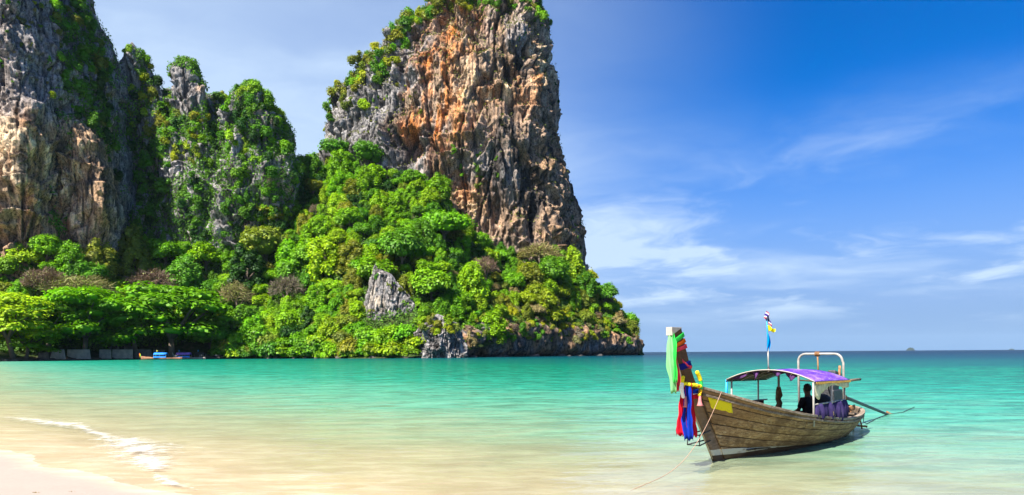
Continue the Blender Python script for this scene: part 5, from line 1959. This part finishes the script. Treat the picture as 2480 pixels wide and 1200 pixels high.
def dress_prow():
    band("cloth_band", 2.36, 2.44, CL_GREEN, "green cloth band tied slantwise under the white prow cap", .14)
    band("cloth_band", 2.28, 2.35, CL_ORANGE, "thin orange cloth band just under the green band on the prow", .11)
    band("cloth_band", 2.20, 2.275, CL_PINK, "coral cloth band under the orange one near the top of the prow", .08)
    band("cloth_band", 1.86, 1.97, CL_NAVY, "navy cloth band halfway up the brown prow", .07)
    band("cloth_band", 1.40, 1.48, CL_BLUE, "blue cloth band round the foot of the prow under the garland", 0.0, .03)
    band("cloth_band", 1.30, 1.385, CL_RED, "red cloth band round the foot of the prow, lowest of all", 0.0, .022)
    band("cloth_band", 1.34, 1.42, CL_WHITE, "white cloth band between the blue and the red at the foot of the prow", 0.02, .016)
    # long ribbons
    fr = lambda z, t=0, ds=-.05: prow_pt(z, t, ds)
    Yt = fr(2.4).y
    strip("ribbon", [(W(1624, 806, Yt - .02), .09), (W(1622, 830, Yt - .06), .14), (W(1624, 880, Yt - .08), .15), (W(1628, 920, Yt - .08), .15), (W(1630, 948, Yt - .08), .15)],
          CL_LGREEN, "pale green ribbon hanging from the tip of the prow", "ribbon", 1.5, .03, seed=1, ragged=.02)
    strip("ribbon", [(W(1628, 806, Yt - .02), .07), (W(1634, 835, Yt - .10), .08), (W(1632, 880, Yt - .12), .06), (W(1636, 925, Yt - .12), .07)],
          CL_GREEN, "vivid green ribbon inside the pale green one", "ribbon", 1, .02, seed=2)
    strip("ribbon", [(W(1632, 850, Yt), .04), (W(1638, 880, Yt - .02), .06), (W(1641, 915, Yt - .03), .09), (W(1643, 944, Yt - .03), .09)],
          CL_PINK, "narrow coral ribbon hanging behind the green ribbons", "ribbon", 1, .02, seed=3, ragged=.02)
    Yp = BW(-1.1, .14, 2.0).y - .03
    strip("ribbon", [(W(1633, 842, Yp), .05), (W(1640, 862, Yp - .03), .09), (W(1652, 880, Yp - .02), .09), (W(1664, 887, Yp + .05), .08), (W(1676, 889, Yp + .2), .05)],
          CL_PINK, "coral sash slung across the flank of the prow", "ribbon", 1, .015, seed=4, across=Vector((.35, -.15, .92)))
    Yb = fr(1.4).y
    strip("ribbon", [(W(1656, 936, Yb - .05), .08), (W(1655, 975, Yb - .09), .14), (W(1653, 1020, Yb - .10), .19), (W(1654, 1050, Yb - .10), .22)],
          CL_RED, "long red ribbon hanging left of the blue one under the prow", "ribbon", 2.0, .03, seed=5, ragged=.03)
    strip("ribbon", [(W(1665, 934, Yb - .08), .11), (W(1664, 975, Yb - .15), .16), (W(1664, 1020, Yb - .17), .20), (W(1665, 1060, Yb - .17), .19)],
          CL_BLUE, "long blue ribbon hanging under the prow between two red ones", "ribbon", 2.0, .035, seed=6, ragged=.03)
    strip("ribbon", [(W(1673, 938, Yb + .0), .05), (W(1675, 980, Yb - .04), .09), (W(1676, 1020, Yb - .05), .13), (W(1678, 1052, Yb - .05), .13)],
          CL_RED, "narrow red ribbon hanging right of the blue one under the prow", "ribbon", 1.5, .03, seed=7, ragged=.03)
    # garlands of blossoms
    def ball(b, c, r, mi, sq=1.0):
        iv, fi = ico_np()
        b.add([Vector(c) + Vector((v[0] * r, v[1] * r, v[2] * r * sq)) for v in iv], [tuple(f[:3]) for f in fi], mi)
    mats = [BLOOM_Y, BLOOM_G, BLOOM_W, CL_ROSE, CL_ORANGE]
    rr = random.Random(9)
    g = MB()
    for k in range(44):
        a = k / 44 * 2 * math.pi
        s = STEM(1.5) + .2 + .30 * math.cos(a)
        t = .16 * math.sin(a)
        z = 1.55 + .05 * math.cos(a) * -1 + rr.uniform(-.008, .008)
        ball(g, BW(s, t, z), .034, 4 if k % 11 in (0, 5) else 0)
    tag(g.build("garland", mats, None, True), "yellow and orange blossom garland ringing the foot of the prow", "garland")
    g = MB()
    for k in range(26):
        f = k / 25
        p = BW(STEM(1.9) + .46 + .10 * math.sin(f * 3.14), .12 + .04 * f, 1.80 - f * .42)
        ball(g, p, .042 if k < 9 else .036, 0 if k < 9 else (1 if k < 20 else (0 if k % 2 else 4)))
    p = BW(STEM(1.9) + .46, .17, 1.37)
    g.tube([p, p + Vector((0, 0, -.10)), p + Vector((0, 0, -.17)), p + Vector((0, 0, -.20))], [.02, .03, .045, .075], 9, 3)
    tag(g.build("garland", mats, None, True), "yellow and green blossom garland with pink tassel on the right of the prow", "garland")
    g = MB()
    for k in range(20):
        f = k / 19
        p = BW(STEM(1.7) - .06 - .05 * math.sin(f * 3.1), .06, 1.72 - f * .36)
        ball(g, p, .034, 0 if k < 6 else 2)
    p = BW(STEM(1.6) - .04, .07, 1.36)
    g.tube([p, p + Vector((0, 0, -.10)), p + Vector((0, 0, -.17)), p + Vector((0, 0, -.20))], [.02, .03, .04, .065], 9, 3)
    tag(g.build("garland", mats, None, True), "white blossom garland with pink tassel on the left of the prow", "garland")


dress_prow()


def flags():
    Yf = BW(2.62, -.04, 2.5).y
    X = lambda px, py, dy=0: W(px, py, Yf + dy)
    # limp striped flag: five bands across the hoist
    stripes = [(CL_RED, 1), (CL_WHITE, 1), (cloth_mat("flag_blue_cloth", (.07, .04, .26)), 2), (CL_WHITE, 1), (CL_RED, 1)]
    mats = [s[0] for s in stripes]
    seq = [0, 1, 2, 2, 3, 4]
    b = MB()
    n = 24
    c00, c01, c10, c11 = X(1857.5, 753), X(1849, 771), X(1864, 767), X(1868, 790)      # hoist top, hoist foot, fly top, fly foot
    for i in range(n):
        rows = []
        for v in (i / n, (i + 1) / n):
            rows.append([c00.lerp(c01, v).lerp(c10.lerp(c11, v), u) + Vector((0, .045 * math.sin(u * 8 + v * 4), .02 * math.sin(u * 5))) for u in np.linspace(0, 1, 11)])
        b.grid(rows, mi=seq[min(5, int((i + .5) / n * 6))])
    tag(b.build("flag", mats, None, True, solid=.004), "small limp flag with red white and blue stripes at the pole top", "flag")
    rows = []
    for i in range(10):
        u = i / 9
        rows.append([X(1858.5 + 20 * u + 3 * v * (1 - u), 788 + 10 * u + v * (16 * (1 - u) + 6 * u) - 2 * math.sin(u * 7), .05 * math.sin(u * 9 + v * 2)) for v in np.linspace(0, 1, 7)])
    tag(MB().grid(rows).build("flag", CL_YEL, None, True, solid=.004), "small yellow flag under the striped flag on the pole", "flag")
    rows = []
    for i in range(14):
        v = i / 13
        w = 2 + 7 * math.sin(min(1, v * 1.1) * 2.6)
        rows.append([X(1857.5 + u * w, 806 + 46 * v, .05 * math.sin(u * 6 + v * 5)) for u in np.linspace(0, 1, 7)])
    tag(MB().grid(rows).build("flag", CL_SKY, None, True, solid=.004), "sky blue flag hanging limp low on the flag pole", "flag")


flags()


def ropes():
    m = plain_mat("pink_mooring_rope", (.40, .25, .18), .9, .1, .2, 20)
    a = BW(-.28, .33, 1.42)
    b = Vector((CAMH * FPX / (1186 - horizon(1525)) * (1525 - CX) / FPX, CAMH * FPX / (1186 - horizon(1525)), -.02))
    pts = []
    for i in range(40):
        f = i / 39
        p = a.lerp(b, f)
        p.z = a.z * (1 - f) + b.z * f - .62 * math.sin(math.pi * f) * (1 - .45 * f)
        p.z = max(p.z, -.03 + .015 * (1 - f))
        pts.append(p)
    tag(MB().tube(pts, .0055, 6).build("mooring_rope", m, None, True), "pale pink mooring rope running from the bow into the shallows", "rope")
    e = BW(7.75, .4, .45)
    q = [e]
    for px, py, z in ((2090, 1022, .12), (2098, 1027, .03), (2120, 1015, .03), (2150, 1004, .035), (2185, 999, .03), (2214, 986, .03)):
        Y = (CAMH - z) * FPX / (py - horizon(px))
        q.append(Vector(((px - CX) / FPX * Y, Y, z)))
    q = [q[0]] + [q[i].lerp(q[i + 1], f) for i in range(1, len(q) - 1) for f in np.linspace(0, 1, 6)[:-1]] + [q[-1]]
    tag(MB().tube(q, .010, 6).build("stern_rope", BLACK, None, True), "dark weedy rope trailing on the water behind the stern", "rope")


ropes()


def person():
    """a seated figure in dark clothes under the canopy"""
    o = BW(4.72, .10, 0)
    f = (BM.to_3x3() @ Vector((.35, .93, 0))).normalized()          # faces out to sea
    l = Vector((-f.y, f.x, 0))
    P = lambda fw, le, z: Vector(o) + f * fw + l * le + Vector((0, 0, z))
    skin = plain_mat("skin", (.12, .065, .04), .6, .3, .1, 20)
    dark = plain_mat("black_clothes", (.020, .019, .022), .9, .1, .3, 12)
    root = empty("person", P(0, 0, .5))
    inv = root.matrix_basis.copy()
    tag(root, "person in dark clothes seated under the canopy near the stern", "person")

    def skinned(name, verts, edges, mat):
        me = bpy.data.meshes.new(name)
        me.from_pydata([Vector(v[0]) - P(0, 0, .5) for v in verts], edges, [])
        ob = bpy.data.objects.new(name, me)
        COL.objects.link(ob)
        ob.parent = root
        me.materials.append(mat)
        ob.modifiers.new('skin', 'SKIN').use_smooth_shade = True
        if not me.skin_vertices:
            bm = bmesh.new()
            bm.from_mesh(me)
            bm.verts.layers.skin.verify()
            bm.to_mesh(me)
            bm.free()
        for i, v in enumerate(verts):
            rr = v[1] if isinstance(v[1], tuple) else (v[1], v[1])
            me.skin_vertices[0].data[i].radius = rr
            me.skin_vertices[0].data[i].use_root = i == 0
        s = ob.modifiers.new('sub', 'SUBSURF')
        s.levels = s.render_levels = 2
        return ob
    V, E = [], []

    def add(p, r, prev=None):
        V.append((p, r))
        if prev is not None:
            E.append((prev, len(V) - 1))
        return len(V) - 1
    pel = add(P(0, 0, .52), (.15, .13))
    sp = add(P(.02, 0, .72), (.14, .115), pel)
    ch = add(P(.05, 0, .92), (.165, .12), sp)
    nk = add(P(.07, 0, 1.07), .065, ch)
    h1 = add(P(.09, 0, 1.16), (.07, .075), nk)
    h2 = add(P(.10, 0, 1.25), (.085, .10), h1)
    add(P(.09, 0, 1.33), (.07, .085), h2)
    nose = add(P(.20, 0, 1.21), .018, h2)
    hands = []
    for sd in (1, -1):
        sh = add(P(.05, sd * .19, .99), .065, ch)
        el = add(P(.14, sd * .24, .74), .045, sh)
        wr = add(P(.36, sd * .16, .66), .032, el)
        pm = add(P(.42, sd * .15, .65), (.040, .022), wr)
        for k, ln in enumerate((.075, .088, .082, .065)):
            b0 = add(P(.455, sd * (.15 + .020 * (k - 1.5)), .648), .0095, pm)
            b1 = add(P(.455 + ln * .55, sd * (.15 + .022 * (k - 1.5)), .640), .009, b0)
            add(P(.455 + ln * .8, sd * (.15 + .022 * (k - 1.5)), .612), .008, b1)
        t0 = add(P(.42, sd * .112, .645), .011, pm)
        add(P(.455, sd * .095, .632), .009, t0)
        hp = add(P(.05, sd * .10, .50), .10, pel)
        kn = add(P(.44, sd * .16, .56), .068, hp)
        an = add(P(.42, sd * .15, .22), .042, kn)
        ft = add(P(.50, sd * .15, .17), (.045, .03), an)
        add(P(.60, sd * .16, .165), (.04, .022), ft)
    skinned("body", V, E, skin)
    # clothing and hair
    Vc, Ec = [], []
    V, E = Vc, Ec
    a0 = add(P(0, 0, .50), (.175, .155))
    a1 = add(P(.02, 0, .72), (.165, .14), a0)
    a2 = add(P(.05, 0, .93), (.19, .145), a1)
    add(P(.06, 0, 1.02), (.11, .09), a2)
    for sd in (1, -1):
        s1 = add(P(.05, sd * .20, .985), .088, a2)
        add(P(.13, sd * .24, .76), .064, s1)
    skinned("shirt", V, E, dark)
    V, E = [], []
    a0 = add(P(-.01, 0, .49), (.17, .13))
    for sd in (1, -1):
        h = add(P(.05, sd * .10, .50), .118, a0)
        k = add(P(.43, sd * .16, .565), .085, h)
        add(P(.42, sd * .15, .30), .062, k)
    skinned("trousers", V, E, dark)
    b = MB()
    iv, fi = ico_np()
    ctr = P(.085, 0, 1.275)
    vs = [Vector((v[0] * .105, v[1] * .105, v[2] * .115)) for v in iv]
    vs = [v if v.dot(f) < .035 or v.z > .045 else v * .80 for v in vs]
    b.add([ctr + v - P(0, 0, .5) for v in vs], [tuple(q[:3]) for q in fi])
    b.build("hair", BLACK, root, True)
    for sd in (1, -1):
        b = MB()
        c = P(.175, sd * .034, 1.245) - P(0, 0, .5)
        b.add([c + Vector(v) * .011 for v in iv], [tuple(q[:3]) for q in fi])
        b.build("eye", BLACK, root, True)
    # dark covered bundle behind the figure
    c = BW(5.15, .22, .80)
    b = MB()
    vs = []
    for v in iv:
        n = 1 + .16 * float(pnoise(v[0] * 1.7, v[1] * 1.7, v[2] * 1.7 + 3))
        vs.append(c + Vector((v[0] * .33 * n, v[1] * .33 * n, (v[2] if v[2] > -.5 else -.5 - .1 * (v[2] + .5)) * .34 * n)))
    b.add(vs, [tuple(q[:3]) for q in fi])
    tag(b.build("covered_bundle", BLACK, None, True, subsurf=1), "black covered bundle behind the seated person", "bundle")
    c = BW(3.9, -.45, .28)
    b = MB()
    for k in range(24):
        pass
    ring = [[c + Vector((math.cos(a) * (.27 + .085 * math.cos(q)), math.sin(a) * (.27 + .085 * math.cos(q)), .10 * math.sin(q) + .12)) for q in np.linspace(0, 6.283, 11)[:-1]] for a in np.linspace(0, 6.283, 25)]
    b.grid(ring, closed=True)
    tag(b.build("tyre_fender", BLACK, None, True), "black tyre fender lying on the boat floor", "tyre")


person()


# ------------------------------------------------------------------ far shore: walls, house, moored boats
def far_shore():
    conc = plain_mat("stained_concrete", (.52, .45, .37), .9, .1, .2, .5)
    dark = plain_mat("shaded_concrete", (.16, .14, .12), .9, .1, .3, .6)  # the wall concrete again, with shade put into its colour
    walls = [([(90, 868), (94, 855), (116, 854), (118, 868)], "low wall block under the leafy tree, leftmost of the sea wall", dark),
             ([(90, 869), (90, 857), (113, 855), (117, 869)], "", None),
             ([(120, 867), (127, 848), (154, 847), (158, 866)], "tilted pale wall panel leaning left, second from the left", conc),
             ([(161, 866), (163, 847), (216, 847), (219, 865)], "wide pale wall panel with a crack line between two tree trunks", conc),
             ([(240, 864), (241, 847), (268, 847), (269, 864)], "wall panel in front of the grey house, left half", conc),
             ([(271, 864), (272, 847), (321, 847), (321, 864)], "wide wall panel in front of the grey house, right half", conc),
             ([(325, 865), (325, 847), (366, 847), (367, 866)], "shaded wall panel behind the bow of the moored boat", dark),
             ([(370, 865), (370, 848), (398, 848), (398, 866)], "dark wall panel behind the blue canopy of the moored boat", dark)]
    for q, lab, m in walls:
        if m is None:
            continue
        px = sum(p[0] for p in q) / 4
        Y = float(terr(px, .0)[1]) - 1.5
        f = [W(a, b, Y) for a, b in q]
        f[0].z = f[3].z = min(f[0].z, .6)
        bk = [p + Vector((0, .45, 0)) for p in f]
        b = MB().add(f + bk, [(0, 3, 2, 1), (4, 5, 6, 7), (0, 1, 5, 4), (1, 2, 6, 5), (2, 3, 7, 6), (3, 0, 4, 7)])
        tag(b.build("sea_wall_panel", m, bevel=.05), lab, "wall")
    # bungalow behind the wall
    Yh = float(terr(250, .06)[1]) + 9
    wallm, roofm = plain_mat("house_wall", (.20, .18, .155), .9, .1, .15, .4), plain_mat("clay_roof", (.42, .17, .08), .9, .1, .3, .6)
    h = empty("bungalow", W(262, 850, Yh))
    tag(h, "low grey house with dark openings behind the sea wall", "house")
    loc = lambda px, py, d=0: W(px, py, Yh + d) - h.location
    def boxpx(b, x0, x1, y0, y1, d0, d1):
        f = [loc(x0, y1, d0), loc(x1, y1, d0), loc(x1, y0, d0), loc(x0, y0, d0)]
        k = [p + Vector((0, d1 - d0, 0)) for p in f]
        b.add(f + k, [(0, 1, 2, 3), (4, 7, 6, 5), (0, 4, 5, 1), (1, 5, 6, 2), (2, 6, 7, 3), (3, 7, 4, 0)])
        return b
    boxpx(MB(), 246, 306, 834, 866, 1.5, 8).build("wall", wallm, h)
    boxpx(MB(), 242, 310, 831, 834.5, -1, 9).build("roof", wallm, h)
    for x in (247, 267, 284, 303):
        boxpx(MB(), x, x + 2.2, 834.5, 866, -.6, -.1).build("column", wallm, h)
    for x in (251, 271, 289):
        w = boxpx(MB(), x, x + 11, 838, 856, 1.3, 1.48).build("window", BLACK, h)
    h2 = empty("bungalow", W(190, 850, Yh))
    tag(h2, "house with clay tiled roof and orange wall behind the wide panel", "house")
    loc = lambda px, py, d=0: W(px, py, Yh + d) - h2.location
    boxpx(MB(), 176, 222, 834, 866, 1.5, 8).build("wall", plain_mat("orange_wall", (.45, .22, .11), .9, .1, .15, .4), h2)
    b = MB()
    f = [loc(168, 834, -2), loc(230, 834, -2), loc(224, 824, 4), loc(174, 824, 4), loc(168, 834, 10), loc(230, 834, 10)]
    b.add(f, [(0, 1, 2, 3), (4, 3, 2, 5), (0, 3, 4), (1, 5, 2), (0, 4, 5, 1)])
    b.build("roof", roofm, h2)
    for x in (189, 208):
        boxpx(MB(), x, x + 12, 838, 858, 1.3, 1.48).build("window", BLACK, h2)
    # white dead trunk at the cliff foot
    p = on_hill(168, 650)
    a, c = W(167, 628, p.y - 6), W(174, 604, p.y - 6)
    tag(MB().tube([Vector((a.x - .6, a.y, a.z - 6)), a, c], [.5, .42, .18], 7).build("dead_trunk", PALEBARK, None, True), "bleached bare trunk leaning against the base of the left cliff", "tree")
    # beached driftwood and rocks on the dark strip under the wall
    rr = random.Random(12)
    rk = plain_mat("dark_shore_stone", (.11, .095, .08), .95, .1, .4, .8)
    iv, fi = ico_np()
    for k in range(26):
        px = rr.uniform(5, 340)
        y = float(terr(px, 0)[1]) - rr.uniform(-1, 5)
        c = Vector(((px - CX) / FPX * y, y, .25))
        s = rr.uniform(.5, 1.3)
        b = MB().add([c + Vector((v[0] * s * 1.4, v[1] * s, v[2] * s * .55)) * 1.0 + Vector((1, 1, 0)) * .15 * float(pnoise(v[0] * 2, v[1] * 2, v[2] * 2 + k)) for v in iv], [tuple(q[:3]) for q in fi])
        tag(b.build("shore_stone", rk, None, False), "dark stone on the narrow beach under the sea wall", "stone", "stones on the beach under the sea wall")


far_shore()


def waterline_rocks():
    rr = random.Random(31)
    rk = plain_mat("wet_boulder", (.085, .075, .066), .85, .25, .4, .7)
    iv, fi = ico_np()
    for k in range(44):
        px = rr.choice((rr.uniform(545, 1000), rr.uniform(1000, 1150), rr.uniform(1150, 1525)))
        p = terr(px, 0)
        y = float(p[1]) - rr.uniform(1.0, 4.5) - (2.0 if px > 1130 else 1.5)
        c = Vector(((px - CX) / FPX * y, y, .1))
        s = rr.uniform(.6, 1.9)
        vs = [c + Vector((v[0] * s * 1.5, v[1] * s, v[2] * s * .75)) * (1 + .30 * float(pnoise(v[0] * 1.9 + k, v[1] * 1.9, v[2] * 1.9))) for v in iv]
        where = 'bushes by the water' if px < 1000 else ('grey shore rock' if px < 1150 else 'undercut sea wall')
        b = MB().add(vs, [tuple(q[:3]) for q in fi])
        tag(b.build("boulder", rk, None, False), "%s dark boulder awash at the foot of the %s" % ('big' if s > 1.3 else 'small', where), "boulder", "%s boulders at the foot of the %s" % ('big' if s > 1.3 else 'small', where))


waterline_rocks()


def far_boats():
    """three longtail boats drawn up under the trees"""
    hullm, awb, awp = plain_mat("far_hull_brown", (.30, .15, .085), .8, .2, .3, .7), plain_mat("blue_awning", (.02, .22, .70), .7, .2, .15, .5), plain_mat("purple_awning", (.36, .16, .60), .7, .2, .15, .5)
    greym, dk = plain_mat("far_hull_grey", (.32, .28, .24), .8, .2, .3, .7), plain_mat("far_hull_dark", (.055, .045, .04), .8, .2, .3, .7)
    defs = [(346, 440, 868.5, hullm, awb, (374, 405), "moored longtail boat with blue canopy and ribboned prow under the trees", 0.0),
            (425, 497, 868, greym, awp, (428, 462), "moored longtail boat with purple canopy beside the blue one", 2.0),
            (470, 531, 867, dk, None, (474, 496), "dark longtail boat without bright canopy, rightmost of the moored boats", 6.0)]
    for x0, x1, py, hm, aw, (c0, c1), lab, dy in defs:
        Y = float(terr((x0 + x1) / 2, 0)[1]) - 17 + dy
        m_px = Y / FPX
        L = (x1 - x0) * m_px
        root = empty("longtail_boat", ((x0 - CX) * m_px, Y, 0))
        tag(root, lab, "boat", "longtail boats moored on the far shore")
        rows = []
        for i in range(24):
            u = i / 23
            z = .75 + 1.0 * (1 - u) ** 3 + .35 * u ** 4
            w = 1.15 * math.sin(math.pi * min(1, .04 + u * .93)) ** .6
            s = u * L - .9 * (1 - u) ** 4
            rows.append([Vector((s, -w, z)), Vector((s + .1, -w * .75, .35)), Vector((s + .2, 0, -.35)), Vector((s + .1, w * .75, .35)), Vector((s, w, z))])
        MB().grid(rows).build("hull", hm, root, True, solid=.08)
        MB().tube([Vector((-.7, 0, 1.5)), Vector((-1.2, 0, 2.4)), Vector((-1.55, 0, 3.3))], [.26, .22, .2], 8).build("prow", hm, root, True)
        if dy == 0:
            b = MB()
            b.tube([Vector((-1.5, -.1, 3.2)), Vector((-1.45, -.3, 1.2))], .18, 7, 0).tube([Vector((-1.25, -.2, 2.9)), Vector((-1.1, -.32, .8))], .16, 7, 1).tube([Vector((-1.0, -.2, 2.4)), Vector((-.9, -.3, 1.1))], .14, 7, 2)
            tag(b.build("prow_ribbons", [CL_RED, CL_YEL, CL_GREEN], root, True))
        cs0, cs1 = (c0 - x0) * m_px, (c1 - x0) * m_px
        rows = [[Vector((s, t, 2.3 + 1.0 * (1 - (t / 1.2) ** 2))) for t in np.linspace(-1.2, 1.2, 9)] for s in np.linspace(cs0, cs1, 5)]
        MB().grid(rows).build("canopy", aw or dk, root, True, solid=.1)
        for s in (cs0 + .1, (cs0 + cs1) / 2, cs1 - .1):
            for t in (-1.1, 1.1):
                MB().tube([Vector((s, t, .7)), Vector((s, t, 2.5))], .06, 5).build("post", PIPE, root, True)
        if aw:
            MB().box(((cs0 + cs1) / 2, -1.16, 1.3), (cs1 - cs0, .08, .8)).build("side_cloth", awb, root)
        MB().box((L * .86, 0, 1.7), (1.3, .7, .8)).build("engine", DIRTY, root, bevel=.1)
        MB().tube([Vector((L * .9, 0, 1.7)), Vector((L + 2.5, .5, .9))], .08, 6).build("propeller_shaft", DIRTY, root, True)
        MB().tube([Vector((cs0 + 1.0, 0, 2.4)), Vector((cs0 + 1.0, 0, 4.6))], .05, 5).build("flag_pole", PIPE, root, True)
        MB().box((cs0 + 1.25, 0, 4.2), (.5, .03, .6)).build("flag", CL_SKY if dy else CL_YEL, root)


far_boats()


def debris():
    m = plain_mat("dry_leaf", (.16, .12, .06), .9, .1, .3, 20)
    for px, py, s, lab in ((84, 1197, .10, "dark scrap of leaf on the dry sand at the bottom edge, the left of two"), (171, 1194, .06, "little dry leaf standing on the sand, the right of two")):
        Y = CAMH * FPX / (py - horizon(px))
        X = (px - CX) / FPX * Y
        z = float(-shore_s(np.array([X]), np.array([Y]))[0] * .055)
        Y = (CAMH - z) * FPX / (py - horizon(px))
        X = (px - CX) / FPX * Y
        v, f = leaf_quads(np.array([[X, Y, z + .02], [X + .05, Y, z + .025], [X - .05, Y + .02, z + .02]]), unit(np.array([[.2, -.5, .8], [-.4, -.6, .6], [.5, -.3, .7]])), np.array([s, s * .7, s * .6]) * .5, np.random.RandomState(3))
        tag(mesh_np("dry_leaf", v, f, m, False), lab, "leaf")


debris()


def build_haze():
    """thin sea air"""
    m = bpy.data.materials.new("sea_air")
    m.use_nodes = True
    t = NT(m.node_tree)
    t.n.clear()
    out = t.node('ShaderNodeOutputMaterial')
    v = t.node('ShaderNodeVolumePrincipled', {'Color': (0.60, 0.82, 1.0), 'Density': 0.000016, 'Anisotropy': 0.0})
    t.l.new(v.outputs[0], out.inputs['Volume'])
    o = MB().box((0, 6900, 152), (29000, 15000, 316)).build("haze", m)
    tag(o, "thin bluish sea haze over the whole bay", "haze", kind='stuff')


build_haze()
